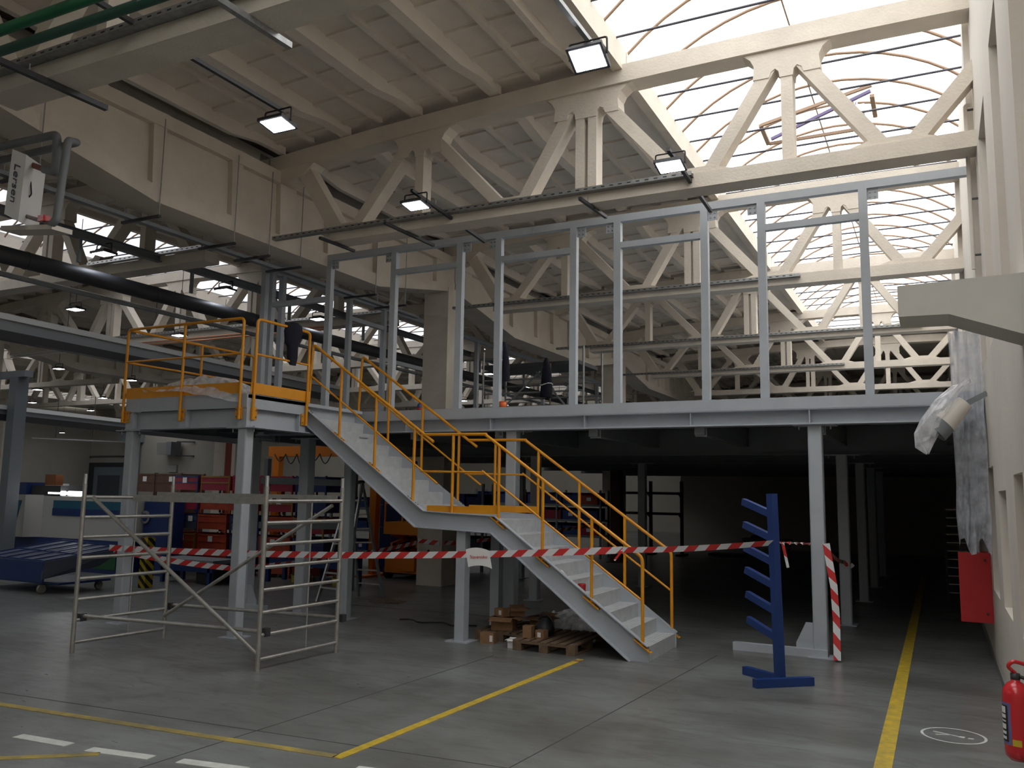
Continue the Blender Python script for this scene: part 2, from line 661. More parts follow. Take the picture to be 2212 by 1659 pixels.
# opening vent in the near skylight
VF = thing('roof_vent', 'propped open vent frame in the right skylight', 'vent', (-1.6, 14.8, 8.65))
MB().bar((-2.50, 14.35, 8.37), (-2.52, 15.20, 8.37), 0.07, 0.05).bar((-0.72, 14.35, 8.55), (-0.72, 15.20, 8.55), 0.07, 0.05) \
    .bar((-2.50, 14.35, 8.37), (-0.72, 14.35, 8.73), 0.05, 0.05).bar((-2.50, 15.2, 8.37), (-0.72, 15.2, 8.37), 0.05, 0.05).build('frame', SKM, VF)
MB().bar((-2.45, 15.1, 8.41), (-0.75, 14.6, 8.75), 0.05, 0.05).build('sash', mat('purple_grey_sash', (0.13, 0.10, 0.22), 0.5), VF)
MB().box(-1.02, -0.86, 14.7, 14.95, 8.43, 8.60).tube((-1.0, 14.8, 8.60), (-1.0, 14.8, 8.75), 0.03, 8).build('motor', ALUB, VF)


# ---------------------------------------------------------------- trusses
def web(b, p, q, w, t):
    """a web member in the xz plane: p, q = (x, z)"""
    b.bar((p[0], 0, p[1]), (q[0], 0, q[1]), t, w, up=(q[1] - p[1], 0, -(q[0] - p[0])) if True else None)


def truss(xc, y, full, label, cat='truss', group='concrete roof trusses'):
    yc = y + TT / 2
    root = thing('roof_truss', label, cat, (xc, yc, 5.86), group)
    hi = 8.3 if full else 2.05
    h = TT / 2
    hw = 0.115
    N = 24
    us = [-8.25 + (hi + 8.25) * i / N for i in range(N + 1)]
    up = [(xc + u, ztop(u)) for u in us]
    lo = [(xc + u, ztop(u) - 0.25) for u in us][::-1]
    b = MB().prism(up + lo, yc - h, yc + h, 'y')
    nodes = [-5.33, -2.64, 0.0] + ([2.64, 5.33] if full else [])
    for u in nodes:
        z = ztop(u) - 0.24
        g = 0.075 if abs(abs(u) - 2.64) < 0.01 else 0.0
        half = [(0.68, 0.03), (0.52, -0.015), (0.43, -0.09), (0.385, -0.18), (0.40, -0.36), (0.205, -0.36), (0.18, -0.29), (0.13, -0.26), (0.09, -0.30), (0.078, -0.38)]
        pr_ = [(xc + u + a_ + (g if a_ > 0.09 else g), z + c_) for a_, c_ in half] + [(xc + u - a_ - g, z + c_) for a_, c_ in half[::-1]]
        b.prism(pr_, yc - hw - 0.012, yc + hw + 0.012, 'y')
    for s in ((-1, 1) if full else (-1,)):
        z = ztop(7.9)
        P = [(xc + s * 8.25, z - 0.02), (xc + s * 8.25, 7.02), (xc + s * 7.9, 6.98), (xc + s * 7.55, 7.08), (xc + s * 7.35, 7.24)]
        b.prism(P if s < 0 else P[::-1], yc - hw - 0.03, yc + hw + 0.03, 'y')
    b.build('top_chord', CREAM, root)
    # bottom chord with small rises at the lower nodes
    b = MB().box(xc - 6.97, xc + (6.97 if full else hi), yc - h, yc + h, 5.86, 6.05)
    low = [-6.65, -3.78, -1.15] + ([1.15, 3.78, 6.65] if full else [1.15])
    for u in low:
        b.prism([(xc + u - 0.55, 6.04), (xc + u + 0.55, 6.04), (xc + u + 0.22, 6.14), (xc + u - 0.22, 6.14)], yc - hw - 0.012, yc + hw + 0.012, 'y')
    b.build('bottom_chord', CREAM, root)

    def member(name, p, q, w):
        bb = MB()
        d = Vector((q[0] - p[0], 0, q[1] - p[1])).normalized()
        bb.bar((xc + p[0], yc, p[1]), (xc + q[0], yc, q[1]), 2 * hw, w, up=(-d.z, 0, d.x))
        return bb.build(name, CREAM, root)
    zt = 7.35
    for s in ((-1, 1) if full else (-1,)):
        member('end_strut', (s * 7.62, 7.22), (s * 6.78, 5.95), 0.24)
        member('diagonal', (s * 6.55, 6.02), (s * 5.46, zt), 0.165)
        member('diagonal', (s * 5.18, zt), (s * 3.92, 6.02), 0.165)
        member('diagonal', (s * 3.62, 6.02), (s * 2.82, zt), 0.165)
        member('diagonal', (s * 2.44, zt), (s * 1.30, 6.02), 0.165)
        member('diagonal', (s * 1.0, 6.02), (s * 0.16, zt), 0.165)
        member('post', (s * 5.33, 6.02), (s * 5.33, zt), 0.14)
        member('post', (s * 2.73, 6.02), (s * 2.73, zt), 0.125)
        member('post', (s * 2.55, 6.02), (s * 2.55, zt), 0.125)
    member('post', (0, 6.02), (0, zt), 0.14)
    if not full:
        member('diagonal', (0.14, zt), (1.08, 6.02), 0.165)
        member('diagonal', (1.34, 6.02), (2.1, 6.9), 0.165)
    return root


ORD = {1: 'behind the viewer', 2: 'nearest, carrying green pipes, at the top left', 3: 'in front of the mezzanine frame with two floodlights',
       4: 'first behind the mezzanine frame front', 5: 'second behind the mezzanine frame front', 6: 'third behind the mezzanine frame front', 7: 'at the far end of the skylight', 8: 'first beyond the end of the skylight', 9: 'last before the dim end wall'}
main_t = truss(BAYC[0], TY[3], False, 'cream concrete roof truss ' + ORD[3])
for i in (1, 2, 4, 5, 6, 7, 8, 9):
    copy_tree(main_t, (BAYC[0], TY[i] + TT / 2, 5.86), 'cream concrete roof truss ' + ORD[i])
ORL = {2: 'left bay truss above the wall heater', 3: 'left bay truss nearest the white fan heater', 4: 'left bay truss with copper pipes behind the platform railing',
       5: 'left bay truss, second behind the platform railing', 6: 'left bay truss, third behind the platform railing', 7: 'left bay truss, fourth behind the platform railing',
       8: 'left bay truss, last but one before the far wall', 9: 'left bay truss at the far wall'}
full_t = truss(BAYC[1], TY[3], True, 'cream concrete ' + ORL[3], group='left bay roof trusses')
for i in (2, 4, 5, 6, 7, 8, 9):
    copy_tree(full_t, (BAYC[1], TY[i] + TT / 2, 5.86), 'cream concrete ' + ORL[i])
for i, l in ((4, 'nearest'), (5, 'second'), (6, 'third'), (7, 'fourth'), (8, 'fifth'), (9, 'sixth')):
    t = copy_tree(full_t, (BAYC[2], TY[i] + TT / 2, 5.86), 'pale far left bay truss, %s one in the distance' % l)
    t['group'] = 'far left bay roof trusses'

# ---------------------------------------------------------------- columns and fish-belly girders
COLY = [TY[2] + TT / 2, TY[4] + TT / 2, TY[6] + TT / 2, TY[8] + TT / 2]


def girder(xc, ya, yb, label):
    root = thing('roof_girder', label, 'girder', (xc, (ya + yb) / 2, 5.9), 'fish-belly roof girders')
    ym = (ya + yb) / 2
    e0, e1 = ya + 0.02, yb - 0.02
    k = 2.62
    web_ = [(e0, 6.45), (ym - k, 5.92), (ym + k, 5.92), (e1, 6.45), (e1, 7.18), (e0, 7.18)]
    MB().prism(web_, xc - 0.19, xc + 0.19, 'x').build('web', CREAM, root)
    MB().prism([(e0, 6.43), (ym - k, 5.90), (ym + k, 5.90), (e1, 6.43), (e1, 6.62), (ym + k, 6.13), (ym - k, 6.13), (e0, 6.62)], xc - 0.30, xc + 0.30, 'x').build('bottom_flange', CREAM, root)
    MB().box(xc - 0.30, xc + 0.30, e0, e1, 7.0, 7.2).build('top_flange', CREAM, root)
    for d in (-k, -1.15, 0, 1.15, k):
        w = 0.14 if d else 0.3
        z0 = 6.0
        MB().prism([(ym + d - w / 2, z0), (ym + d + w / 2, z0), (ym + d + w / 2 + 0.05, 7.1), (ym + d - w / 2 - 0.05, 7.1)], xc - 0.285, xc + 0.285, 'x').build('stiffener', CREAM, root)
    for (a, c) in ((e0, e0 + 0.75), (e1 - 0.75, e1)):
        MB().box(xc - 0.285, xc + 0.285, a, c, 6.5, 7.1).build('stiffener', CREAM, root)
    return root


girder(-9.8, COLY[0], COLY[1], 'deep cream concrete girder with recessed panels, upper left foreground')
girder(-9.8, COLY[1], COLY[2], 'cream concrete girder running behind the mezzanine studs')
girder(-9.8, COLY[2], COLY[3], 'cream concrete girder at the far end behind the mezzanine')
girder(-9.8, -6.0, COLY[0], 'cream concrete girder overhead left, beside the viewer')
girder(-26.4, COLY[0], COLY[1], 'far left bay girder, nearest section')
girder(-26.4, COLY[1], COLY[2], 'far left bay girder above the machine')
girder(-26.4, COLY[2], COLY[3], 'far left bay girder, rear section')
girder(-43.0, COLY[1], COLY[2], 'most distant girder on the left')


def ccol(xc, y, label):
    b = MB().box(xc - 0.31, xc + 0.31, y - 0.30, y + 0.30, 0, 6.46)
    o = b.build('concrete_column', CREAM)
    tag(o, label, 'column', 'concrete hall columns')
    MB().tube((xc - 0.02, y - 0.302, 0.72), (xc - 0.02, y - 0.2975, 0.72), 0.035, 10).build('hole', BLACK, o)
    return o


ccol(-9.8, COLY[1], 'cream concrete column standing behind the stair landing')
ccol(-9.8, COLY[2], 'cream concrete column under the mezzanine beside the rusty column')
ccol(-9.8, COLY[3], 'farthest cream column at the back of the mezzanine')
ccol(-26.4, COLY[0], 'concrete column left of the machine')
ccol(-26.4, COLY[1], 'concrete column behind the machine')
ccol(-27.6, COLY[2], 'pale concrete column beside the red pipe at the crate stacks')
ccol(-26.4, COLY[3], 'distant concrete column near the far wall')
ccol(-43.0, COLY[2], 'most distant concrete column on the left')

# ================================================================== MEZZANINE
YM = 11.5
mz = thing('mezzanine', 'grey steel mezzanine floor spanning the hall above the dark storage area', 'mezzanine', (-5, 11.5, 2.94))
MB().box(-11.1, 0.5, YM + 0.02, 33.5, 3.15, 3.27).build('deck', STEELD, mz)
MB().box(-11.15, 0.5, YM - 0.05, YM - 0.02, 3.14, 3.295).build('edge_fascia', STEEL, mz)
fb = MB().box(-11.15, 0.5, YM + 0.09, YM + 0.105, 2.955, 3.15).box(-11.15, 0.5, YM - 0.045, YM + 0.19, 2.935, 2.955).box(-11.15, 0.5, YM - 0.045, YM + 0.19, 3.128, 3.148)
fb.build('front_beam', STEEL, mz)
XS = [-10.75, -9.3, -7.72, -6.16, -4.60, -3.03, -1.47, 0.1]
for x in XS:
    MB().box(x - 0.006, x + 0.006, YM - 0.03, YM + 0.09, 2.955, 3.128).build('stiffener', STEEL, mz)
    MB().box(x + 0.02, x + 0.16, YM + 0.10, 33.5, 2.83, 3.15).build('joist', STEELD, mz)
    MB().box(x + 0.01, x + 0.17, YM + 0.195, YM + 0.21, 2.81, 2.93).build('joist_bracket', STEEL, mz)
ROWS = [14.65, 18.15, 21.1, 24.3, 27.4, 30.6]
for y in ROWS:
    MB().box(-11.1, 0.5, y, y + 0.012, 2.70, 3.15).box(-11.1, 0.5, y - 0.09, y + 0.10, 2.69, 2.705).build('cross_beam', STEELD, mz)
MB().box(-11.12, -11.0, YM, 33.5, 2.86, 3.29).build('side_beam', STEEL, mz)


def scol(x, y, w, z1, label, base=0, group='steel mezzanine columns', m=STEEL, d=None):
    d = d or w
    r = thing('steel_column', label, 'column', (x + w / 2, y + d / 2, 0), group)
    MB().rbox(x, x + w, y, y + d, 0.012, z1, 0.022).build('shaft', m, r)
    MB().box(x - 0.07, x + w + 0.07, y - 0.07, y + d + 0.07, 0, 0.012).build('base_plate', m, r)
    MB().box(x - 0.18, x + w + 0.18, y - 0.03, y + d + 0.03, z1, z1 + 0.012).build('head_plate', m, r)
    for sx in (x - 0.11, x + w + 0.11):
        MB().tube((sx, y + 0.03, z1 - 0.05), (sx, y + 0.03, z1 + 0.03), 0.011, 8).build('bolt', GALV, r)
    if base:
        a, b = sorted((x + base, x + w))
        MB().box(a, b, y - 0.03, y + d * 0.4, 0, 0.10).build('base_channel', m, r)
        s = -1 if base < 0 else 1
        xe = x if s < 0 else x + w
        MB().prism([(xe, 0.10), (xe + s * 0.21, 0.10), (xe + s * 0.21, 0.16), (xe + s * 0.085, 0.42), (xe, 0.42)][::1 if s > 0 else -1], y + 0.03, y + 0.045, 'y').build('gusset', m, r)
    return r


scol(-1.51, 11.54, 0.175, 2.922, 'front grey steel column with barrier tape, beside the blue rack', -1.0)
scol(-5.93, 11.56, 0.175, 2.922, 'grey steel column behind the lower stair flight', 0)
for i, y in enumerate(ROWS[:4]):
    scol(-1.49, y, 0.17, 2.68, ['second', 'third', 'fourth', 'fifth'][i] + ' column along the yellow aisle line under the mezzanine', 0, 'steel mezzanine columns')
for i, (x, y) in enumerate(((-6.98, 14.65), (-6.0, 18.15), (-9.0, 18.15))):
    scol(x, y, 0.17, 2.68, ['grey column seen under the stair landing', 'column deep under the mezzanine behind the stairs', 'column deep under the mezzanine behind the concrete column'][i], 0)

# steel stud wall on top of the mezzanine
fr = thing('steel_stud_frame', 'grey steel stud wall frame standing on the mezzanine edge', 'frame', (-5, 11.5, 3.28))
MB().box(-11.05, -5.50, YM, YM + 0.10, 6.0, 6.11).build('top_rail', STEEL, fr)
MB().box(-5.495, 0.52, YM, YM + 0.10, 6.0, 6.11).build('top_rail', STEEL, fr)
studs = [-11.02, -9.515, -8.14, -6.85, -6.14, -4.86, -4.16, -2.87, -2.085, -0.79]
s0 = None
for x in studs:
    if s0 is None:
        s0 = MB().box(x, x + 0.105, YM, YM + 0.10, 3.27, 6.0).build('stud', STEEL, fr)
    else:
        c = s0.copy()
        COL.objects.link(c)
        c.parent = fr
        c.location = (x - studs[0], 0, 0)
for (a, b, z) in ((-8.035, -6.85, 5.61), (-6.035, -4.86, 5.61), (-4.055, -2.87, 5.60), (-1.98, -0.79, 5.60), (-10.75, -9.515, 5.28)):
    MB().box(a, b, YM + 0.005, YM + 0.095, z, z + 0.09).build('header', STEEL, fr)
bolt_mesh = None
for (x, s) in ((-9.41, 1), (-8.14, -1), (-6.745, 1), (-6.14, -1), (-4.755, 1), (-4.16, -1), (-2.765, 1), (-2.085, -1), (-0.685, 1)):
    a, b = sorted((x, x + s * 0.135))
    g = MB().box(a, b, YM + 0.04, YM + 0.052, 5.855, 5.998).build('gusset_plate', STEEL, fr)
    for dx in (0.035, 0.095):
        for dz in (5.89, 5.955):
            MB().tube((x + s * dx, YM + 0.026, dz), (x + s * dx, YM + 0.041, dz), 0.012, 6).build('bolt', GALV, g)
# left side of the stud wall, running back over the left bay
fs = thing('steel_stud_frame', 'grey steel stud frame along the left edge of the mezzanine, running back', 'frame', (-11, 15, 3.28))
MB().box(-11.05, -10.95, YM + 0.1, 29.4, 6.0, 6.10).build('top_rail', STEEL, fs)
for y in (11.72, 12.0, 14.05, 15.3, 17.2, 19.6, 20.7, 23.9, 26.0, 28.6):
    MB().box(-11.05, -10.95, y, y + 0.10, 3.27, 6.0).build('stud', STEEL, fs)
for (a, b, z) in ((14.15, 15.3, 5.55), (15.4, 17.2, 4.85), (24.0, 26.0, 4.6), (26.1, 28.6, 4.4)):
    MB().box(-11.04, -10.96, a, b, z, z + 0.09).build('header', STEEL, fs)

# things on the mezzanine
sc2 = thing('scaffold_tower', 'scaffold tower with dark deck standing on the mezzanine behind the studs', 'scaffold', (-8.5, 16.8, 3.28))
for (x, y) in ((-9.0, 16.4), (-6.6, 16.4), (-9.0, 17.5), (-6.6, 17.5)):
    MB().tube((x, y, 3.28), (x, y, 5.1), 0.025, 8).build('upright', GALV, sc2)
for z in (3.55, 3.85, 4.15, 4.45):
    for y in (16.4, 17.5):
        MB().tube((-9.0, y, z), (-6.6, y, z), 0.02, 6).build('rung', GALV, sc2)
MB().bar((-9.0, 16.4, 3.4), (-7.6, 16.4, 4.6), 0.03, 0.03).build('brace', GALV, sc2)
MB().bar((-6.6, 16.4, 3.4), (-7.7, 16.4, 4.6), 0.03, 0.03).build('brace', GALV, sc2)
MB().box(-9.05, -6.7, 16.4, 17.5, 4.72, 4.80).build('platform', DARKM, sc2)


def jacket(name, pts, label, thick, m=CLOTH, band=None):
    """hanging garment: soft outline with thickness, pts = (offset, z) outline in a vertical plane along 'd'"""
    root = thing(name, label, 'jacket', pts['o'])
    o, d = Vector(pts['o']), Vector(pts['d']).normalized()
    nrm = Vector((d.y, -d.x, 0))
    b = MB()
    prof = pts['p']                                   # (z, left, right, depth)
    n = 10
    rings = []
    for (z, l, r, dp) in prof:
        ring = []
        for k in range(n):
            t = 2 * math.pi * k / n
            c = (l + r) / 2
            w = (r - l) / 2
            fold = 1 + 0.22 * math.sin(5 * t + z * 9)
            ring.append(o + d * (c + w * math.cos(t)) + nrm * (dp * math.sin(t) * fold) + Vector((0, 0, z)))
        rings.append(ring)
    vs = [v for rg in rings for v in rg]
    fs_ = []
    for i in range(len(rings) - 1):
        for k in range(n):
            fs_.append((i * n + k, i * n + (k + 1) % n, (i + 1) * n + (k + 1) % n, (i + 1) * n + k))
    b.add(vs, fs_, True)
    b.add(vs, [tuple(range(n))[::-1], tuple(range(len(vs) - n, len(vs)))])
    b.build('body', m, root)
    if band:
        z, l, r, dp = band
        MB().path([o + d * ((l + r) / 2 + (r - l) / 2 * math.cos(t)) + nrm * (dp * math.sin(t)) + Vector((0, 0, z + 0.02 * math.sin(2 * t)))
                   for t in [2 * math.pi * k / 12 for k in range(13)]], 0.012, 5).build('reflective_band', WHITE, root)
    return root


jacket('work_jacket', {'o': (-7.36, 16.2, 3.35), 'd': (1, 0, 0), 'p': [(0.62, -0.17, -0.03, 0.03), (0.64, 0.03, 0.13, 0.05), (0.66, -0.16, 0.14, 0.07), (0.95, -0.13, 0.13, 0.08), (1.2, -0.11, 0.11, 0.08),
                                                                     (1.42, -0.07, 0.05, 0.06), (1.5, -0.03, 0.02, 0.03)]},
       'dark navy work jacket on a pole on the mezzanine', 0.1, band=(0.93, -0.14, 0.14, 0.085))
jacket('work_trousers', {'o': (-5.99, 11.655, 3.72), 'd': (1, 0, 0), 'p': [(0.0, -0.07, 0.07, 0.04), (0.22, -0.07, 0.06, 0.05), (0.45, -0.06, 0.03, 0.045), (0.62, -0.05, -0.02, 0.055)]},
       'dark garment hanging on the back of a mezzanine stud', 0.1)
pl = thing('wooden_pole', 'thin pale pole holding the dark jacket on the mezzanine', 'pole', (-7.32, 16.3, 3.28))
MB().tube((-7.32, 16.3, 3.28), (-7.32, 16.3, 4.75), 0.016, 8).build('rod', WOOD, pl)
MB().lathe((-7.32, 16.3, 3.28), [(0, 0), (0.14, 0), (0.14, 0.02), (0.02, 0.035)], 12).build('foot', WOOD, pl)
cu = thing('plastic_cup', 'orange plastic cup on the mezzanine edge', 'cup', (-5.99, 11.57, 3.295))
MB().lathe((-5.99, 11.57, 3.275), [(0, 0), (0.042, 0), (0.055, 0.115), (0.050, 0.115), (0.038, 0.01), (0, 0.01)], 14).build('body', mat('orange_plastic', (0.85, 0.16, 0.03), 0.4), cu)
MB().lathe((-5.99, 11.57, 3.275), [(0.055, 0.108), (0.060, 0.112), (0.055, 0.118)], 14).build('rim', mat('orange_plastic', (0.85, 0.16, 0.03), 0.4), cu)
bt = thing('spray_can', 'small dark can with a red band on the mezzanine edge behind the stair rail', 'can', (-7.55, 11.6, 3.275))
MB().lathe((-7.55, 11.6, 3.275), [(0, 0), (0.035, 0), (0.035, 0.12), (0.02, 0.14), (0.0, 0.15)], 12).build('body', BLUE, bt)
MB().lathe((-7.55, 11.6, 3.275), [(0.0355, 0.03), (0.0365, 0.03), (0.0365, 0.07), (0.0355, 0.07)], 12).build('label_band', RED, bt)

# ================================================================== PLATFORM
PX0, PX1, PY0, PY1 = -10.92, -8.50, 8.72, 11.35
pf = thing('stair_platform', 'grey steel landing platform with yellow railing at the head of the stairs', 'platform', ((PX0 + PX1) / 2, 10, 2.84))
MB().box(PX0, PX1, PY0 + 0.02, PY1, 3.24, 3.29).build('deck', STEEL, pf)
MB().box(PX0, PX1, PY0, PY0 + 0.02, 3.10, 3.30).build('edge_fascia', STEEL, pf)
MB().box(PX1 - 0.02, PX1, PY0 + 0.021, 9.98, 3.10, 3.30).build('edge_fascia', STEEL, pf)
MB().box(PX0, PX1, PY0 + 0.09, PY0 + 0.10, 2.85, 3.10).box(PX0, PX1, PY0 + 0.0, PY0 + 0.2, 2.835, 2.85).build('front_beam', STEEL, pf)
MB().box(PX1 - 0.10, PX1 - 0.09, PY0 + 0.2, PY1, 2.85, 3.24).box(PX1 - 0.2, PX1, PY0 + 0.2, PY1, 2.835, 2.85).build('side_beam', STEEL, pf)
MB().box(PX0 + 0.09, PX0 + 0.10, PY0 + 0.2, PY1, 2.85, 3.24).box(PX0, PX0 + 0.2, PY0 + 0.2, PY1, 2.835, 2.85).build('side_beam', STEELD, pf)
for y in (9.6, 10.5):
    MB().box(PX0 + 0.1, PX1 - 0.1, y, y + 0.01, 2.92, 3.24).box(PX0 + 0.1, PX1 - 0.1, y - 0.05, y + 0.06, 2.91, 2.92).build('joist', STEELD, pf)
for x in (PX0, -9.82, PX1 - 0.16):
    MB().box(x, x + 0.16, PY0 + 0.01, PY0 + 0.085, 2.852, 3.10).build('stiffener', STEEL, pf)
for y in (PY0 + 0.0, 9.80):
    MB().box(PX1 - 0.085, PX1 - 0.01, y + 0.02, y + 0.16, 2.852, 3.10).build('stiffener', STEEL, pf)
scol(PX1 - 0.165, PY0 + 0.02, 0.16, 2.82, 'front right steel post of the stair platform', 0, 'platform posts')
scol(PX0, PY0 + 0.02, 0.16, 2.82, 'front left steel post of the stair platform, tied with barrier tape', 0, 'platform posts')
scol(-10.52, 10.80, 0.20, 2.82, 'rear left column under the stair platform with a base channel', 0.62, 'platform posts')
scol(-9.45, 10.95, 0.19, 2.82, 'rear middle column under the stair platform', 0, 'platform posts')
scol(-8.46, 10.86, 0.15, 2.82, 'rear right column under the stair platform by the stepladder', 0, 'platform posts')


def bend(pts, r=0.05, n=4):
    """round the corners of a polyline"""
    pts = [Vector(p) for p in pts]
    out = [pts[0]]
    for i in range(1, len(pts) - 1):
        a = (pts[i - 1] - pts[i])
        b = (pts[i + 1] - pts[i])
        rr = min(r, a.length * 0.45, b.length * 0.45)
        p0 = pts[i] + a.normalized() * rr
        p1 = pts[i] + b.normalized() * rr
        for k in range(n + 1):
            t = k / n
            out.append(p0 * (1 - t) ** 2 + pts[i] * 2 * t * (1 - t) + p1 * t * t)
    out.append(pts[-1])
    return out


RR = 0.021


def plate(root, c, ax, up=(0, 0, 1), w=0.12, h=0.17, t=0.012):
    """mounting plate with four bolts; ax = outward normal"""
    c, ax, up = Vector(c), Vector(ax), Vector(up)
    sd = up.cross(ax).normalized()
    b = MB().bar(c - up * h / 2, c + up * h / 2, t, w, up=sd)
    p = b.build('mounting_plate', YEL, root)
    for i in (-1, 1):
        for j in (-1, 1):
            q = c + sd * (i * w * 0.33) + up * (j * h * 0.28) + ax * (t / 2)
            MB().tube(q, q + ax * 0.012, 0.011, 6).build('bolt', GALV, p)
    return p


def rail_post(root, x, y, z0, z1):
    return MB().tube((x, y, z0), (x, y, z1), RR, 10).build('post', YEL, root)


ZB, ZT, ZMID = 2.94, 4.36, 3.86
# front railing of the platform
yo = PY0 - 0.035
rf = thing('guard_railing', 'yellow guard railing along the front of the platform', 'railing', (-9.7, yo, 2.94), 'yellow platform railings')
MB().path(bend([(PX0 - 0.02, yo, ZB), (PX0 - 0.02, yo, ZT), (PX1 - 0.10, yo, ZT), (PX1 - 0.10, yo, ZB)], 0.07), RR, 10).build('top_rail', YEL, rf)
MB().tube((PX0 - 0.02, yo, ZMID), (PX1 - 0.10, yo, ZMID), 0.016, 8).build('mid_rail', YEL, rf)
rail_post(rf, -9.74, yo, ZB, ZT)
MB().box(PX0 + 0.0, PX1 - 0.12, yo + 0.018, yo + 0.028, 3.305, 3.46).build('kick_plate', YEL, rf)
for x in (PX0 + 0.03, -9.74, PX1 - 0.13):
    plate(rf, (x, yo + 0.024, 3.03), (0, -1, 0))
# side railing by the stairs
xo = PX1 + 0.035
rs = thing('guard_railing', 'short yellow railing on the stair side of the platform, with a jacket', 'railing', (xo, 9.3, 2.94), 'yellow platform railings')
MB().path(bend([(xo, PY0 + 0.09, ZB), (xo, PY0 + 0.09, ZT), (xo, 9.92, ZT), (xo, 9.92, ZB)], 0.07), RR, 10).build('top_rail', YEL, rs)
MB().tube((xo, PY0 + 0.09, ZMID), (xo, 9.92, ZMID), 0.016, 8).build('mid_rail', YEL, rs)
MB().box(xo - 0.028, xo - 0.018, PY0 + 0.05, 10.0, 3.305, 3.46).build('kick_plate', YEL, rs)
for y in (PY0 + 0.13, 9.90):
    plate(rs, (xo - 0.024, y, 3.03), (1, 0, 0))
# left railing
xl = PX0 - 0.035
rl = thing('guard_railing', 'yellow railing along the far left side of the platform', 'railing', (xl, 10, 2.94), 'yellow platform railings')
MB().path(bend([(xl, PY0 + 0.05, ZT), (xl, PY1, ZT), (xl, PY1, ZB)], 0.07), RR, 10).build('top_rail', YEL, rl)
MB().tube((xl, PY0 + 0.02, ZMID), (xl, PY1, ZMID), 0.016, 8).build('mid_rail', YEL, rl)
rail_post(rl, xl, 10.15, ZB, ZT)
MB().box(xl + 0.018, xl + 0.028, PY0, PY1, 3.305, 3.46).build('kick_plate', YEL, rl)
for y in (10.15, PY1 - 0.05):
    plate(rl, (xl + 0.024, y, 3.03), (-1, 0, 0))
jacket('work_jacket', {'o': (-8.465, 9.50, 3.78), 'd': (0, 1, 0), 'p': [(0.03, 0.0, 0.13, 0.03), (0.14, -0.05, 0.16, 0.05), (0.30, -0.06, 0.15, 0.06), (0.34, -0.12, 0.18, 0.06), (0.52, -0.15, 0.22, 0.085), (0.62, -0.10, 0.20, 0.08), (0.66, 0.0, 0.13, 0.05)]},
       'dark navy jacket draped over the platform railing', 0.1)
# crumpled film on the platform
fl = MB()
gx, gy = 16, 7
vs, fs_ = [], []
rnd = random.Random(3)
for i in range(gx + 1):
    for j in range(gy + 1):
        u, v = i / gx, j / gy
        x = -10.5 + 1.9 * u
        y = PY0 - 0.075 + 0.9 * v * v
        prof = math.sin(math.pi * min(1, u * 1.05)) ** 0.5
        z = 3.30 + 0.34 * prof * math.sin(math.pi * (0.25 + 0.6 * v)) * (0.6 + 0.4 * u) + rnd.uniform(-0.045, 0.045)
        if j == 0:
            z = 3.33 - (0.24 * max(0, u - 0.45) + rnd.uniform(0, 0.06)) + (0.12 * (1 - u))
        if j > 0:
            y = max(y, PY0 + 0.05)
            z = max(z, 3.31)
        vs.append((x + rnd.uniform(-0.03, 0.03), y, z))
for i in range(gx):
    for j in range(gy):
        a = i * (gy + 1) + j
        fs_.append((a, a + gy + 1, a + gy + 2, a + 1))
fl.add(vs, fs_)
tag(fl.build('plastic_film', FILM), 'crumpled clear plastic film lying over the platform edge', 'plastic film')

# ================================================================== STAIRS
SY0, SY1 = 10.10, 11.28
st = thing('staircase', 'grey steel staircase with a middle landing leading up to the platform', 'staircase', (-5, 10.7, 0))
prof = [(-8.69, 3.28), (-6.42, 1.72), (-5.30, 1.68), (-3.20, 0.19), (-3.20, 0.0), (-3.43, 0.0), (-5.36, 1.46), (-6.56, 1.50), (-8.69, 3.05)]
for (ya, yb, sgn) in ((SY0, SY0 + 0.012, -1), (SY1, SY1 + 0.012, 1)):
    b = MB().prism(prof, ya, yb, 'y')
    edge = [(-8.69, 3.28), (-6.42, 1.72), (-5.30, 1.68), (-3.20, 0.19)]
    for e in (edge, [(-8.69, 3.05), (-6.56, 1.50), (-5.36, 1.46), (-3.43, 0.0)]):
        for p, q in zip(e[:-1], e[1:]):
            d = Vector((q[0] - p[0], 0, q[1] - p[1]))
            b.bar((p[0], ya + sgn * 0.03, p[1]), (q[0], ya + sgn * 0.03, q[1]), 0.07, 0.012, up=(-d.z, 0, d.x))
    b.build('stringer', STEEL, st)


def step(x, z, run, rise):
    """folded sheet step: riser facing +x and tread"""
    b = MB().box(x - run, x, SY0 + 0.014, SY1 - 0.002, z - 0.012, z).box(x - 0.012, x, SY0 + 0.014, SY1 - 0.002, z - rise + 0.001, z - 0.012)
    for k in range(5):
        xx = x - 0.03 - k * (run - 0.06) / 4
        b.box(xx - 0.006, xx + 0.006, SY0 + 0.03, SY1 - 0.02, z, z + 0.003)
    return b.build('step', STAIRM, st)


for i in range(9):
    step(-3.214 - i * 0.2536, 0.18 * (i + 1), 0.266, 0.18)
MB().box(-6.62, -5.26, SY0 + 0.014, SY1 - 0.002, 1.605, 1.619).build('landing_plate', STAIRM, st)
for i in range(9):
    step(-6.60 - i * 0.259, 1.62 + 0.1811 * (i + 1), 0.27 if i < 8 else 0.03, 0.18)
MB().box(-5.92, -5.78, SY0 + 0.02, SY0 + 0.16, 0.012, 1.47).build('support_post', STEEL, st)
MB().box(-6.02, -5.68, SY0 - 0.06, SY0 + 0.24, 0, 0.012).build('base_plate', STEEL, st)
MB().box(-5.92, -5.78, SY1 - 0.16, SY1 - 0.02, 0.012, 1.47).build('support_post', STEEL, st)


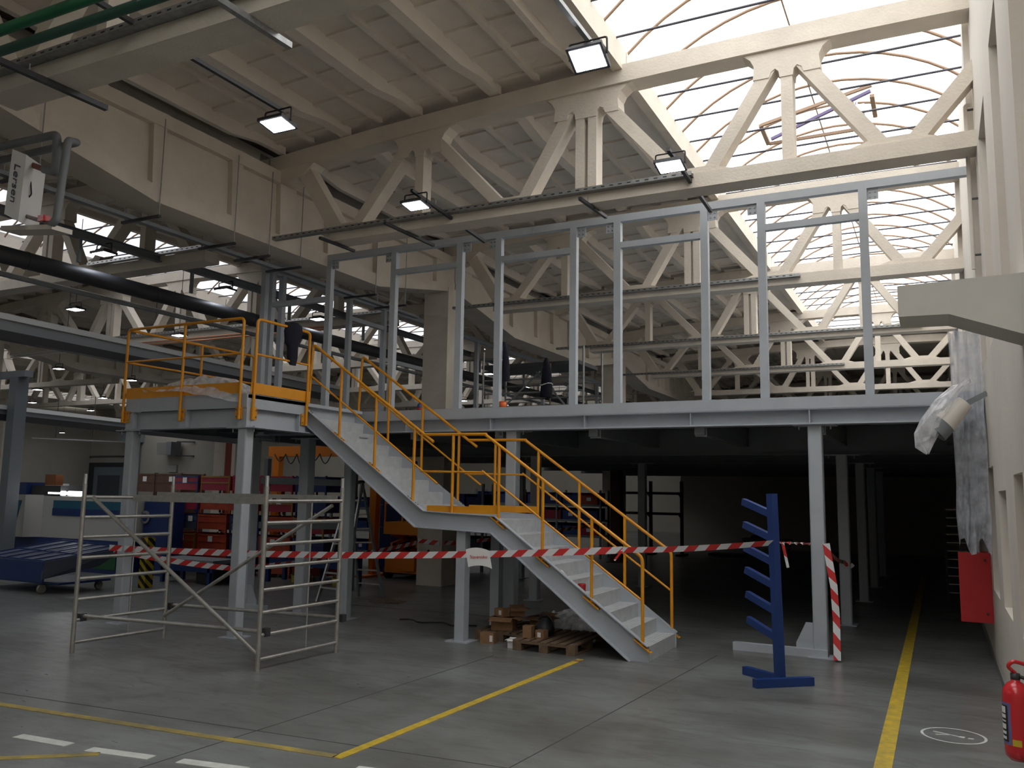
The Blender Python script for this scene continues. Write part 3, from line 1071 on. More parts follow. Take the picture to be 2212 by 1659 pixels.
def stair_rail(y, sgn, label, g='yellow stair railings'):
    r = thing('stair_railing', label, 'railing', (-5, y, 0.2), g)
    pl_ = [(-3.27, 0.20), (-3.93, 0.66), (-4.61, 1.14), (-5.26, 1.60)]
    pu = [(-6.62, 1.86), (-7.30, 2.33), (-7.955, 2.78), (-8.57, 3.20)]
    top_l = lambda x: 1.235 + (-3.27 - x) * (2.77 - 1.235) / (5.48 - 3.27)
    top_u = lambda x: 2.78 + (-6.45 - x) * (4.21 - 2.78) / (8.52 - 6.45)
    MB().path(bend([(-3.27, y, 0.20), (-3.27, y, 1.235), (-5.48, y, 2.77)], 0.06), RR, 10).build('top_rail', YEL, r)
    MB().tube((-5.46, y, 2.775), (-6.47, y, 2.785), RR, 10).build('landing_rail', YEL, r)
    MB().path(bend([(-6.30, y, 2.68), (-8.52, y, 4.21), (-8.57, y, 3.20)], 0.06), RR, 10).build('top_rail', YEL, r)
    MB().tube((-3.27, y, 0.72), (-5.52, y, 2.28), 0.015, 8).build('mid_rail', YEL, r)
    MB().tube((-5.48, y, 2.26), (-6.50, y, 2.27), 0.015, 8).build('mid_rail', YEL, r)
    MB().tube((-6.22, y, 2.10), (-8.54, y, 3.72), 0.015, 8).build('mid_rail', YEL, r)
    for (x, z) in pl_[1:]:
        rail_post(r, x, y, z, top_l(x))
    for (x, z) in pu[:-1]:
        rail_post(r, x, y, z, top_u(x))
    rail_post(r, -5.98, y, 1.70, 2.78)
    MB().box(-6.40, -5.26, y + 0.03 * sgn - 0.004, y + 0.03 * sgn + 0.004, 1.705, 1.80).build('kick_plate', YEL, r)
    for (x, z) in pl_ + pu:
        sl = 0.71 if x > -6 else 0.687
        d = Vector((1, 0, -sl)).normalized()
        c = Vector((x, y, z - 0.005))
        p = MB().bar(c - d * 0.13, c + d * 0.13, 0.07, 0.012, up=(sl, 0, 1)).build('mounting_plate', YEL, r)
        for k in (-0.1, -0.055, 0.055, 0.1):
            q = c + d * k
            MB().tube(q, q + Vector((0.007, 0, 0.016)), 0.012, 6).build('bolt', GALV, p)
    return r


stair_rail(SY0 - 0.025, 1, 'yellow tube railing on the near side of the stairs')
stair_rail(SY1 + 0.045, -1, 'yellow tube railing on the far side of the stairs')
# on the steps
gl = MB()
vs, fs_ = [], []
rnd = random.Random(5)
for i in range(7):
    for j in range(6):
        vs.append((-4.57 + 0.035 * i + rnd.uniform(-0.01, 0.01), SY0 + 0.06 + 0.05 * j + rnd.uniform(-0.012, 0.012), 0.905 + 0.09 * math.sin(math.pi * i / 6) * math.sin(math.pi * j / 5) + rnd.uniform(0, 0.03)))
for i in range(6):
    for j in range(5):
        a = i * 6 + j
        fs_.append((a, a + 6, a + 7, a + 1))
gl.add(vs, fs_, True)
tag(gl.build('rag', mat('cream_rag', (0.80, 0.77, 0.68), 0.9)), 'crumpled cream rag lying on the lower stairs', 'rag')
cn = thing('paint_can', 'small red and white can standing on a stair step', 'can', (-4.13, 10.25, 0.723))
MB().lathe((-4.13, 10.25, 0.723), [(0, 0), (0.05, 0), (0.05, 0.13), (0.046, 0.135), (0, 0.135)], 16).build('body', RED, cn)
MB().box(-4.165, -4.125, 10.196, 10.201, 0.75, 0.82).build('label_patch', WHITE, cn)
MB().box(-4.12, -4.095, 10.199, 10.207, 0.76, 0.80).build('logo_patch', mat('lime_print', (0.45, 0.55, 0.10), 0.6), cn)

# ================================================================== FLOOR MARKINGS
def floor_line(p, q, w, m, label, name='floor_line', z=0.002, group=None):
    o = MB().bar((p[0], p[1], z), (q[0], q[1], z), w, 0.004).build(name, m)
    return tag(o, label, 'floor marking', group)


floor_line((-0.47, 2.0), (-0.47, 25.0), 0.125, YLINE, 'long yellow aisle line running into the dark under the mezzanine')
floor_line((-4.13, 5.36), (-3.98, 9.86), 0.085, YLINE, 'yellow floor line leading from the foreground to the pallets')
floor_line((-9.4, 4.96), (-4.16, 5.39), 0.085, YLINEW, 'worn yellow floor line across the left foreground')
floor_line((-6.9, 3.62), (-5.72, 4.56), 0.08, YLINEW, 'short worn yellow line at the bottom left corner')
dash = [((-7.55, 4.40), (-7.02, 4.47)), ((-6.68, 4.555), (-6.12, 4.60)), ((-5.89, 4.60), (-5.32, 4.69)), ((-5.08, 4.74), (-4.52, 4.83)), ((-3.86, 5.24), (-3.35, 5.33))]
for i, (p, q) in enumerate(dash):
    floor_line(p, q, 0.10, WLINE, ['white floor dash at the left image edge', 'white floor dash, second from the left edge', 'white floor dash, third from the left edge',
                                   'white floor dash cut by the bottom edge, left of the yellow corner', 'white floor dash cut by the bottom edge, right of the yellow corner'][i], 'floor_dash', group='white floor dashes')
ck = thing('floor_symbol', 'worn white circle with a walking figure painted on the floor', 'floor marking', (0.015, 8.43, 0))
b = MB()
vs = []
n = 40
for k in range(n):
    t = 2 * math.pi * k / n
    for r in (0.232, 0.255):
        vs.append((0.015 + r * math.cos(t), 8.43 + r * math.sin(t), 0.003))
b.add(vs, [(2 * k, 2 * k + 1, (2 * k + 3) % (2 * n), (2 * k + 2) % (2 * n)) for k in range(n)])
b.build('ring', WLINE, ck)
b = MB()
for p, q, w in (((-0.14, 8.50), (0.06, 8.42), 0.02), ((-0.12, 8.40), (0.0, 8.445), 0.018), ((0.06, 8.42), (0.10, 8.41), 0.045), ((0.125, 8.405), (0.165, 8.395), 0.03)):
    b.bar((p[0], p[1], 0.002), (q[0], q[1], 0.002), w, 0.003)
b.build('figure', WLINE, ck)

# ================================================================== SCAFFOLD TOWER
FL, FR, BR, BL = Vector((-9.41, 7.01, 0)), Vector((-6.80, 7.36, 0)), Vector((-6.75, 8.66, 0)), Vector((-9.33, 8.29, 0))
sf = thing('scaffold_tower', 'aluminium scaffold tower base standing in front of the platform', 'scaffold', ((FL + FR + BR + BL) / 4)[:])
up = Vector((0, 0, 1))
for c in (FL, FR, BR, BL):
    MB().tube(c, c + up * 2.02, 0.027, 12).build('upright', ALU, sf)
    MB().tube(c + up * 2.02, c + up * 2.14, 0.021, 10).build('spigot', ALUB, sf)
for a, c in ((FL, BL), (FR, BR)):
    for z in (0.12, 0.38, 0.625, 0.87, 1.12, 1.37, 1.61, 1.855):
        MB().tube(a + up * z, c + up * z, 0.0225, 10).build('rung', ALU, sf)
    m_ = a * 0.42 + c * 0.58
    MB().tube(m_ + up * 0.12, m_ + up * 1.85, 0.010, 6).build('centre_rod', ALU, sf)
off = Vector((0.02, -0.05, 0))
for a, c, s in ((FL, FR, -1), (BL, BR, -1)):
    o_ = Vector((0, 0.10, 0.03))
    MB().tube(a + o_ + up * 0.39, c + o_ + up * 0.38, 0.024, 10).build('horizontal_brace', ALU, sf)
    for e in (a, c):
        MB().box(e.x - 0.035, e.x + 0.035, e.y + 0.06, e.y + 0.14, 0.36, 0.45).build('clamp', DARKM, sf)
MB().tube(FL + Vector((0.1, 0.05, 1.85)), FR + Vector((-0.02, 0.03, 0.16)), 0.024, 10).build('diagonal_brace', ALU, sf)
MB().tube(BL + Vector((0.05, -0.05, 0.30)), BR + Vector((-0.05, -0.12, 1.80)), 0.024, 10).build('diagonal_brace', ALU, sf)
d_ = (FR - FL).normalized()
MB().bar(FL + d_ * 0.60 + Vector((0, 0.16, 1.855)), FR + Vector((0, 0.08, 1.855)), 0.035, 0.075).build('guard_board', ALU, sf)
MB().bar(BL + Vector((0, -0.1, 1.90)), BR + Vector((0, -0.1, 1.90)), 0.03, 0.05).build('guard_board', ALU, sf)


# ================================================================== BARRIER TAPES
def tape(name, pts, label, w=0.075, sag=0.0, parent=None, cat='barrier tape', twist=0.0, up=(0, 0, 1), n=10):
    b = MB()
    b.uv = []
    L = 0.0
    P = []
    for i in range(len(pts) - 1):
        p, q = Vector(pts[i]), Vector(pts[i + 1])
        for k in range(n + (1 if i == len(pts) - 2 else 0)):
            t = k / n
            P.append(p.lerp(q, t) - Vector((0, 0, sag * 4 * t * (1 - t))))
    vs = []
    for i, p in enumerate(P):
        if i:
            L += (p - P[i - 1]).length
        d = (P[min(i + 1, len(P) - 1)] - P[max(i - 1, 0)]).normalized()
        u_ = Vector(up)
        u_ = (u_ - d * u_.dot(d)).normalized()
        a = twist * L
        s_ = d.cross(u_)
        v = u_ * math.cos(a) + s_ * math.sin(a)
        vs += [p - v * w / 2, p + v * w / 2]
        b.uv += [(L, 0), (L, w)]
    m = len(P)
    b.add(vs, [(2 * i, 2 * i + 2, 2 * i + 3, 2 * i + 1) for i in range(m - 1)])
    o = b.build(name, TAPE, parent)
    return o if parent else tag(o, label, cat)


KN = at(1345, 1188, y=10.04)
TL = at(236, 1183, y=8.70)
main_tape = tape('barrier_tape', [TL, KN], 'long red and white barrier tape stretched in front of the stairs', 0.085, 0.085, n=30)
RK = Vector((-1.64, 9.68, 1.50))
tape('barrier_tape', [KN, RK], 'red and white barrier tape from the stair railing to the blue rack', 0.07, 0.02, twist=0.35, n=14)
tape('barrier_tape', [RK, (-1.50, 11.52, 1.405)], 'twisted red and white tape between the blue rack and the front column', 0.035, 0.0, twist=9, n=30)
e = at(1473, 1206, y=10.0)
tape('tape_tail', [KN, KN + Vector((-0.10, -0.02, -0.13))], 'white loose end of barrier tape knotted on the stair railing', 0.025, 0, cat='tape end')
tape('tape_tail', [RK + Vector((0.07, 0.1, -0.0)), RK + Vector((0.10, 0.1, -0.16)), RK + Vector((0.12, 0.1, -0.27))], 'loose end of barrier tape hanging beside the blue rack', 0.03, 0, cat='tape end', up=(1, 0, 0))
tape('barrier_tape', [(-1.315, 11.50, 1.42), (-1.29, 11.49, 1.25), (-1.235, 11.46, 0.9), (-1.215, 11.44, 0.5), (-1.21, 11.36, 0.02)], 'red and white tape hanging down the front column to the floor', 0.085, 0, up=(1, 0, 0))
LO = at(505, 1228, y=10.74)
tape('barrier_tape', [(-10.95, 8.72, 1.06), LO], 'red and white tape sagging behind the scaffold to the rear column', 0.085, 0.03)
CC = Vector((-10.13, 15.58, 1.0))
CC = at(900, 1172, y=15.6)
tape('barrier_tape', [LO + Vector((0.03, 0.0, 0)), at(740, 1202, y=13.4), CC], 'red and white tape running back to the concrete column', 0.085, 0.02)
tape('barrier_tape', [at(903, 1168, y=15.60), at(949, 1173, y=15.60), at(985, 1173, y=16.0)], 'red and white tape wrapped around the concrete column', 0.09, 0)
tape('barrier_tape', [at(1030, 1168, y=17.5), at(1085, 1163, y=18.2), at(1270, 1136, y=21)], 'red and white tape deep under the mezzanine behind the stairs', 0.085, 0)
tape('barrier_tape', [(-1.34, 11.6, 1.38), (-1.40, 14.62, 0.98), (-1.28, 14.7, 0.95)], 'red and white tape going back into the dark beside the aisle', 0.06, 0.05)
# paper sign on the main tape
pc = at(1036, 1202, y=9.05)
pp = thing('paper_sign', 'white paper sheet with red lettering hung on the barrier tape', 'sign', pc[:])
tdir = (KN - TL).normalized()
b = MB()
vs, fs_ = [], []
for i in range(9):
    for j in range(5):
        s_ = (i / 8 - 0.5) * 0.30
        t_ = (0.5 - j / 4) * 0.21
        vs.append(pc + tdir * (s_ - t_ * 0.18) + Vector((0, -0.02, t_ - 1.3 * s_ * s_ - 0.05 * s_)))
for i in range(8):
    for j in range(4):
        a = i * 5 + j
        fs_.append((a, a + 1, a + 6, a + 5))
b.add(vs, fs_, True).build('sheet', PAPER, pp)
rt = Matrix((tdir, Vector((0, 0, 1)), tdir.cross(Vector((0, 0, 1))))).transposed().to_4x4()
rt.translation = pc + Vector((0, -0.026, -0.005))
text_mesh('lettering', 'Stavenisko', 0.052, RED, rt, pp)

# ================================================================== BLUE BAR RACK
br = thing('bar_rack', 'dark blue steel stock rack with six slanted arms beside the front column', 'rack', (-1.62, 9.72, 0))
MB().bar((-1.62, 9.72, 0.0), (-1.665, 9.72, 2.03), 0.085, 0.085, up=(0.6, 0.8, 0)).build('post', BLUE, br)
dr = Vector((-0.80, 0.60, 0)).normalized()
for i, z in enumerate((1.86, 1.60, 1.34, 1.09, 0.82, 0.54)):
    p = Vector((-1.62 - 0.045 * z / 2.03, 9.72, z - 0.06))
    MB().bar(p, p + dr * 0.46 + Vector((0, 0, 0.135)), 0.06, 0.075).build('arm', BLUE, br)
MB().bar((-1.83, 9.40, 0.045), (-1.31, 9.86, 0.045), 0.08, 0.085).build('foot_bar', BLUE, br)
MB().bar((-1.60, 9.73, 0.045), (-2.06, 10.05, 0.045), 0.08, 0.085).build('foot_bar', BLUE, br)

# ================================================================== STEPLADDER
ld = thing('stepladder', 'aluminium stepladder standing open under the stairs', 'ladder', (-9.7, 12.7, 0))
ta, tb = at(759, 1047, y=12.75), at(783, 1043, y=12.75)
fa, fb_ = at(685, 1300, z=0), at(737, 1309, z=0)
ra, rb = at(775, 1288, z=0), at(828, 1293, z=0)
for p, q, m in ((ta, fa, ALUB), (tb, fb_, ALUB)):
    MB().bar(q, p, 0.03, 0.07, up=(0, 1, 0)).build('rail', m, ld)
for p, q in ((ta, ra), (tb, rb)):
    MB().bar(q, p, 0.03, 0.05, up=(0, 1, 0)).build('rear_rail', STEELD, ld)
for k in range(1, 8):
    t = k / 8.2
    MB().bar(fa.lerp(ta, t), fb_.lerp(tb, t), 0.06, 0.025).build('tread', ALUB, ld)
    MB().bar(ra.lerp(ta, t), rb.lerp(tb, t), 0.03, 0.025).build('rear_rung', ALU, ld)
MB().bar(ta + Vector((0, 0, 0.02)), tb + Vector((0, 0, 0.02)), 0.14, 0.05).build('top_cap', DARKM, ld)

# ================================================================== PALLETS AND BOXES
def pallet(name, x, y, w, d, label):
    r = thing(name, label, 'pallet', (x + w / 2, y + d / 2, 0), 'wooden pallets under the stairs')
    nb = 7
    for i in range(nb):
        bw = w / nb * 0.72
        x0 = x + (w - bw) * i / (nb - 1)
        MB().box(x0, x0 + bw, y, y + d, 0.112, 0.133).build('deck_board', WOOD, r)
    for yy in (y, y + d / 2 - 0.05, y + d - 0.1):
        MB().box(x, x + w, yy, yy + 0.1, 0.092, 0.111).build('stringer_board', WOOD, r)
        for xx in (x, x + w / 2 - 0.06, x + w - 0.12):
            MB().box(xx, xx + 0.12, yy, yy + 0.1, 0.02, 0.0915).build('block', WOOD, r)
    for xx in (x, x + w / 2 - 0.06, x + w - 0.12):
        MB().box(xx, xx + 0.12, y, y + d, 0, 0.0195).build('base_board', WOOD, r)
    return r


pallet('pallet', -4.97, 9.98, 0.86, 1.12, 'empty-looking wooden pallet under the lower stair flight')
pallet('pallet', -5.76, 10.42, 0.74, 1.08, 'wooden pallet with cartons behind the stair post')


def carton(cx, cy, z, w, d, h, rot, label, open_=False, lab=None, m=CARD):
    r = thing('cardboard_box', label, 'box', (cx, cy, z), 'cardboard boxes on and around the pallets')
    R_ = Matrix.Rotation(math.radians(rot), 3, 'Z')

    def T(x, y, zz):
        v = R_ @ Vector((x, y, 0))
        return (cx + v.x, cy + v.y, z + zz)
    b = MB()
    t = 0.006

    def bx(x0, x1, y0, y1, z0, z1):
        vs = [T(x, y, zz) for zz in (z0, z1) for y in (y0, y1) for x in (x0, x1)]
        b.add(vs, [(0, 2, 3, 1), (4, 5, 7, 6), (0, 1, 5, 4), (2, 6, 7, 3), (0, 4, 6, 2), (1, 3, 7, 5)])
    hw, hd = w / 2, d / 2
    bx(-hw, hw, -hd, hd, 0.001, t)
    bx(-hw, hw, -hd, -hd + t, t, h)
    bx(-hw, hw, hd - t, hd, t, h)
    bx(-hw, -hw + t, -hd + t, hd - t, t, h)
    bx(hw - t, hw, -hd + t, hd - t, t, h)
    if not open_:
        bx(-hw, hw, -hd, hd, h, h + t)
    b.build('carton_body', m, r)
    if open_:
        for (ax, s, ang) in (('x', 1, 0.35), ('x', -1, 0.5), ('y', -1, 0.6), ('y', 1, -0.4)):
            fb2 = MB()
            Lf = min(w, d) * 0.5
            if ax == 'x':
                p = [(s * hw, -hd, h), (s * hw, hd, h), (s * (hw + Lf * math.cos(ang)), hd * 1.05, h - Lf * math.sin(ang) * 0.6), (s * (hw + Lf * math.cos(ang)), -hd * 1.05, h - Lf * math.sin(ang) * 0.6)]
            else:
                p = [(-hw, s * hd, h), (hw, s * hd, h), (hw * 1.05, s * (hd + Lf * math.cos(ang)), h - Lf * math.sin(ang) * 0.6), (-hw * 1.05, s * (hd + Lf * math.cos(ang)), h - Lf * math.sin(ang) * 0.6)]
            q = [T(*v) for v in p]
            q2 = [(v[0], v[1], v[2] + 0.005) for v in q]
            fb2.add(q + q2, [(0, 1, 2, 3), (7, 6, 5, 4), (0, 4, 5, 1), (1, 5, 6, 2), (2, 6, 7, 3), (3, 7, 4, 0)])
            fb2.build('flap', m, r)
    if lab:
        lx, lz, lw, lh = lab
        b = MB()
        bx(lx - lw / 2, lx + lw / 2, -hd - 0.003, -hd - 0.0005, lz - lh / 2, lz + lh / 2)
        b.build('paper_label', PAPER, r)
    return r


carton(-5.47, 10.26, 0.0, 0.19, 0.14, 0.135, 8, 'small brown carton on the floor in front of the rear pallet', lab=(0.06, 0.07, 0.04, 0.08))
carton(-5.42, 10.62, 0.133, 0.30, 0.24, 0.17, 10, 'open brown carton with spread flaps on the rear pallet', True)
carton(-5.45, 10.60, 0.31, 0.17, 0.13, 0.10, -18, 'small brown carton with a printed label on top of the open carton', lab=(0.03, 0.055, 0.05, 0.06))
carton(-5.30, 10.78, 0.31, 0.20, 0.16, 0.10, 30, 'dark torn carton beside the labelled one on the rear pallet', True)
carton(-5.12, 11.2, 0.133, 0.26, 0.22, 0.13, -12, 'open low carton at the back of the rear pallet', True)
carton(-4.86, 10.22, 0.133, 0.12, 0.12, 0.145, 4, 'tall narrow brown carton on the front pallet')
carton(-4.68, 10.24, 0.133, 0.125, 0.12, 0.10, -6, 'small brown carton with a white label on the front pallet', lab=(-0.005, 0.05, 0.05, 0.06))
carton(-5.055, 10.12, 0.0, 0.085, 0.09, 0.105, 12, 'small white carton on the floor between the pallets', True, m=PAPER)
bg_ = MB()
rnd = random.Random(11)
prof_ = [(0.02, 0.0), (0.10, 0.02), (0.12, 0.06), (0.10, 0.10), (0.05, 0.15), (0.02, 0.16)]
bag = thing('black_bag', 'black bag lying on the cartons of the front pallet', 'bag', (-4.72, 10.42, 0.133))
bg_.lathe((-4.72, 10.42, 0.133), [(r * 1.1, z * 1.5 + 0.002) for r, z in prof_], 12)
bg_.v = [(v[0] + rnd.uniform(-0.015, 0.015), v[1] + rnd.uniform(-0.012, 0.012), v[2] + rnd.uniform(0, 0.012)) for v in bg_.v]
bg_.build('sack', BLACK, bag)
MB().path(bend([(-4.80, 10.40, 0.34), (-4.76, 10.40, 0.42), (-4.66, 10.42, 0.40), (-4.60, 10.44, 0.30)], 0.05), 0.012, 6).build('strap', BLACK, bag)


def crumple(name, c, sx, sy, sz, m, label, cat, seed=1, n=9, mode=0):
    rnd = random.Random(seed)
    vs, fs_ = [], []
    for i in range(n + 1):
        for j in range(n + 1):
            u, v = i / n * 2 - 1, j / n * 2 - 1
            h = max(0, 1 - u * u) * max(0, 1 - v * v)
            vs.append((c[0] + u * sx + rnd.uniform(-1, 1) * sx * 0.09, c[1] + v * sy + rnd.uniform(-1, 1) * sy * 0.09, c[2] + 0.004 + sz * (h ** 0.6) * rnd.uniform(0.65, 1.0)))
    for i in range(n):
        for j in range(n):
            a = i * (n + 1) + j
            fs_.append((a, a + n + 1, a + n + 2, a + 1))
    o = MB().add(vs, fs_).build(name, m)
    return tag(o, label, cat)


crumple('plastic_film', (-4.95, 11.75, 0), 0.5, 0.38, 0.34, FILM, 'heap of clear plastic film on the floor behind the pallets', 'plastic film', 4)
crumple('plastic_film', (-9.0, 13.0, 0), 0.3, 0.2, 0.05, WOOD, 'scrap of brown packing on the floor beside the stepladder', 'scrap', 6)
cabl = MB().path([(-7.6 + 0.12 * i, 11.3 + 0.1 * math.sin(i * 1.3), 0.012) for i in range(12)], 0.010, 6)
tag(cabl.build('cable', DARKM), 'thin dark cable lying on the floor left of the pallets', 'cable')
tag(MB().box(-4.02, -3.93, 9.70, 9.76, 0.004, 0.012).build('wood_chip', CARD), 'small brown scrap at the end of the yellow floor line', 'scrap')

# ================================================================== RIGHT WALL THINGS
hb = thing('hose_cabinet', 'red fire hose cabinet with its door open on the right wall', 'cabinet', (0.4, 12.1, 0.51))
MB().box(0.168, 0.522, 12.08, 12.10, 0.51, 1.352).build('door', RED, hb)
MB().box(0.36, 0.524, 12.12, 12.9, 0.55, 1.33).build('body', RED, hb)
for z in (0.62, 1.27):
    MB().tube((0.46, 12.065, z), (0.46, 12.081, z), 0.014, 10).build('rivet', DARKM, hb)
MB().tube((0.40, 12.15, 1.332), (0.40, 12.15, 2.0), 0.02, 8).build('riser_pipe', GALV, hb)

EX = Vector((0.43, 7.30, 0.16))
ex = thing('fire_extinguisher', 'red fire extinguisher hanging on the right wall at the image edge', 'fire extinguisher', EX[:])
MB().lathe(EX, [(0, 0.02), (0.06, 0.0), (0.088, 0.03), (0.092, 0.07), (0.092, 0.44), (0.085, 0.49), (0.055, 0.53), (0.03, 0.545), (0.03, 0.56), (0, 0.56)], 24).build('cylinder', REDB, ex)
MB().lathe(EX, [(0.028, 0.555), (0.032, 0.56), (0.032, 0.60), (0.0, 0.605)], 14).build('valve', DARKM, ex)
MB().path(bend([EX + Vector((0.0, 0, 0.60)), EX + Vector((-0.05, -0.02, 0.65)), EX + Vector((-0.01, -0.03, 0.69)), EX + Vector((0.06, 0.0, 0.67))], 0.03), 0.014, 8).build('handle', REDB, ex)
MB().path(bend([EX + Vector((0.03, -0.01, 0.58)), EX + Vector((0.11, -0.03, 0.56)), EX + Vector((0.115, -0.03, 0.2))], 0.05), 0.013, 8).build('hose', BLACK, ex)
MB().box(EX.x + 0.09, WX, EX.y - 0.03, EX.y + 0.03, 0.5, 0.55).build('bracket', DARKM, ex)
b = MB()
vs = []
for k in range(9):
    t = math.radians(168 + k * 9)
    for z in (0.11, 0.40):
        vs.append((EX.x + 0.0935 * math.cos(t), EX.y + 0.0935 * math.sin(t), EX.z + z))
b.add(vs, [(2 * k, 2 * k + 2, 2 * k + 3, 2 * k + 1) for k in range(8)], True)
lb = b.build('label', mat('violet_label_border', (0.16, 0.14, 0.30), 0.5), ex)
b = MB()
vs = []
for k in range(7):
    t = math.radians(172 + k * 9)
    for z in (0.13, 0.38):
        vs.append((EX.x + 0.0945 * math.cos(t), EX.y + 0.0945 * math.sin(t), EX.z + z))
b.add(vs, [(2 * k, 2 * k + 2, 2 * k + 3, 2 * k + 1) for k in range(6)], True).build('label_field', BLACK, lb)
for i, (z0, z1) in enumerate(((0.145, 0.165), (0.18, 0.20), (0.215, 0.25), (0.265, 0.275), (0.29, 0.315), (0.325, 0.37))):
    vs = []
    for k in range(5):
        t = math.radians(180 + k * 9)
        for z in (z0, z1):
            vs.append((EX.x + 0.0955 * math.cos(t), EX.y + 0.0955 * math.sin(t), EX.z + z))
    MB().add(vs, [(2 * k, 2 * k + 2, 2 * k + 3, 2 * k + 1) for k in range(4)], True).build('print_block', WHITE, lb)
b = MB()
vs = []
for k in range(5):
    t = math.radians(242 + k * 9)
    for z in (0.11, 0.155):
        vs.append((EX.x + 0.0935 * math.cos(t), EX.y + 0.0935 * math.sin(t), EX.z + z))
b.add(vs, [(2 * k, 2 * k + 2, 2 * k + 3, 2 * k + 1) for k in range(4)], True).build('yellow_mark', YLINE, ex)

# plastic sheet hanging at the mezzanine end and a bagged wall lamp
def sheet(name, cols, zs, label, m, cat, seed):
    rnd = random.Random(seed)
    nz = len(zs)
    vs, fs_ = [], []
    for i, (x, y) in enumerate(cols):
        for j, z in enumerate(zs):
            vs.append((x + rnd.uniform(-0.012, 0.012), y + rnd.uniform(-0.03, 0.03), z + (rnd.uniform(-0.03, 0.03) if j else 0) + (0.10 * math.sin(i * 0.9) if j == 0 else 0)))
    for i in range(len(cols) - 1):
        for j in range(nz - 1):
            a = i * nz + j
            fs_.append((a, a + nz, a + nz + 1, a + 1))
    return tag(MB().add(vs, fs_, True).build(name, m), label, cat)


sheet('plastic_sheet', [(0.17 + 0.028 * i, 11.25 + 0.07 * (i % 2), ) for i in range(13)], [1.46, 1.8, 2.2, 2.6, 3.0, 3.4, 3.75, 4.0], 'long translucent plastic sheet hanging down by the right wall', FILM2, 'plastic sheet', 2)
bl = thing('bagged_lamp', 'lamp wrapped in clear plastic on the right wall at the mezzanine end', 'lamp', (0.2, 10.8, 2.6))
bb = MB()
rnd = random.Random(8)
rings = []
n = 14
cpts = [((-0.10, 10.8, 2.52), 0.02), ((-0.10, 10.8, 2.66), 0.12), ((-0.06, 10.8, 2.85), 0.16), ((0.02, 10.8, 3.02), 0.16), ((0.12, 10.8, 3.18), 0.15), ((0.25, 10.8, 3.30), 0.11), ((0.34, 10.82, 3.32), 0.04)]
vs = []
for (c, r) in cpts:
    for k in range(n):
        t = 2 * math.pi * k / n
        rr = r * rnd.uniform(0.82, 1.15)
        vs.append((c[0] + rr * math.cos(t), c[1] + rr * 0.8 * math.sin(t), c[2] + rnd.uniform(-0.02, 0.02) + 0.5 * rr * math.cos(t)))
fs_ = []
for i in range(len(cpts) - 1):
    for k in range(n):
        fs_.append((i * n + k, i * n + (k + 1) % n, (i + 1) * n + (k + 1) % n, (i + 1) * n + k))
bb.add(vs, fs_).build('plastic_bag', FILM, bl)
MB().tube((0.08, 10.85, 2.86), (0.30, 10.88, 3.10), 0.13, 16, 0.09).build('lamp_body', mat('cream_lamp_body', (0.72, 0.68, 0.62), 0.6), bl)
MB().tube((-0.02, 10.83, 2.76), (0.08, 10.85, 2.86), 0.14, 16, 0.13).build('lens_rim', STEELD, bl)
MB().bar((0.26, 10.9, 3.06), (WX, 10.9, 3.2), 0.03, 0.06).build('arm', STEELD, bl)
wp = thing('wall_pipe', 'thin cream pipe running down the right wall above the mezzanine', 'pipe', (0.47, 10.4, 4.6))
MB().path(bend([(0.50, 10.5, 6.47), (0.445, 10.5, 6.47), (0.445, 10.5, 4.55)], 0.04), 0.022, 8).build('tube', WALLC, wp)
for z in (6.4, 5.35, 4.7):
    MB().box(0.44, WX, 10.49, 10.51, z, z + 0.02).build('clip', DARKM, wp)
cg = thing('wire_cage', 'dark wire mesh cage against the right wall far down the aisle', 'cage', (0.25, 19.2, 0.05))
for x in (0.06, 0.46):
    for y in (18.9, 19.6):
        MB().bar((x, y, 0), (x, y, 1.82), 0.04, 0.04).build('post', DARKM, cg)
for k in range(11):
    z = 0.2 + k * 0.16
    MB().bar((0.06, 18.9, z), (0.46, 18.9, z), 0.014, 0.014).build('wire', ALU, cg)

# ================================================================== FLOODLIGHTS
def floodlight(c, tilt, label, big=True, group='led floodlights', yoke=True, hang=0):
    r = thing('floodlight', label, 'floodlight', c[:], group)
    c = Vector(c)
    R_ = Matrix.Rotation(math.radians(tilt), 3, 'X')

    def T(x, y, z):
        return c + R_ @ Vector((x, y, z))

    def bx(b, x0, x1, y0, y1, z0, z1):
        vs = [T(x, y, zz) for zz in (z0, z1) for y in (y0, y1) for x in (x0, x1)]
        b.add(vs, [(0, 2, 3, 1), (4, 5, 7, 6), (0, 1, 5, 4), (2, 6, 7, 3), (0, 4, 6, 2), (1, 3, 7, 5)])
        return b
    bx(bx(MB(), -0.17, 0.17, -0.135, 0.135, 0.0, 0.035), -0.11, 0.11, -0.08, 0.08, 0.035, 0.075).build('housing', DARKM, r)
    bx(MB(), -0.145, 0.145, -0.11, 0.11, -0.004, 0.002).build('lens', LAMP, r)
    if yoke:
        MB().path(bend([T(-0.18, 0, 0.02), c + Vector((-0.18, 0, 0.17)), c + Vector((0.18, 0, 0.17)), T(0.18, 0, 0.02)], 0.02, 2), 0.010, 6).build('yoke', BLACK, r)
    if hang:
        MB().tube(c + Vector((0, 0, 0.16)), (c.x, c.y, hang), 0.008, 6).build('hanger_rod', DARKM, r)
    return r


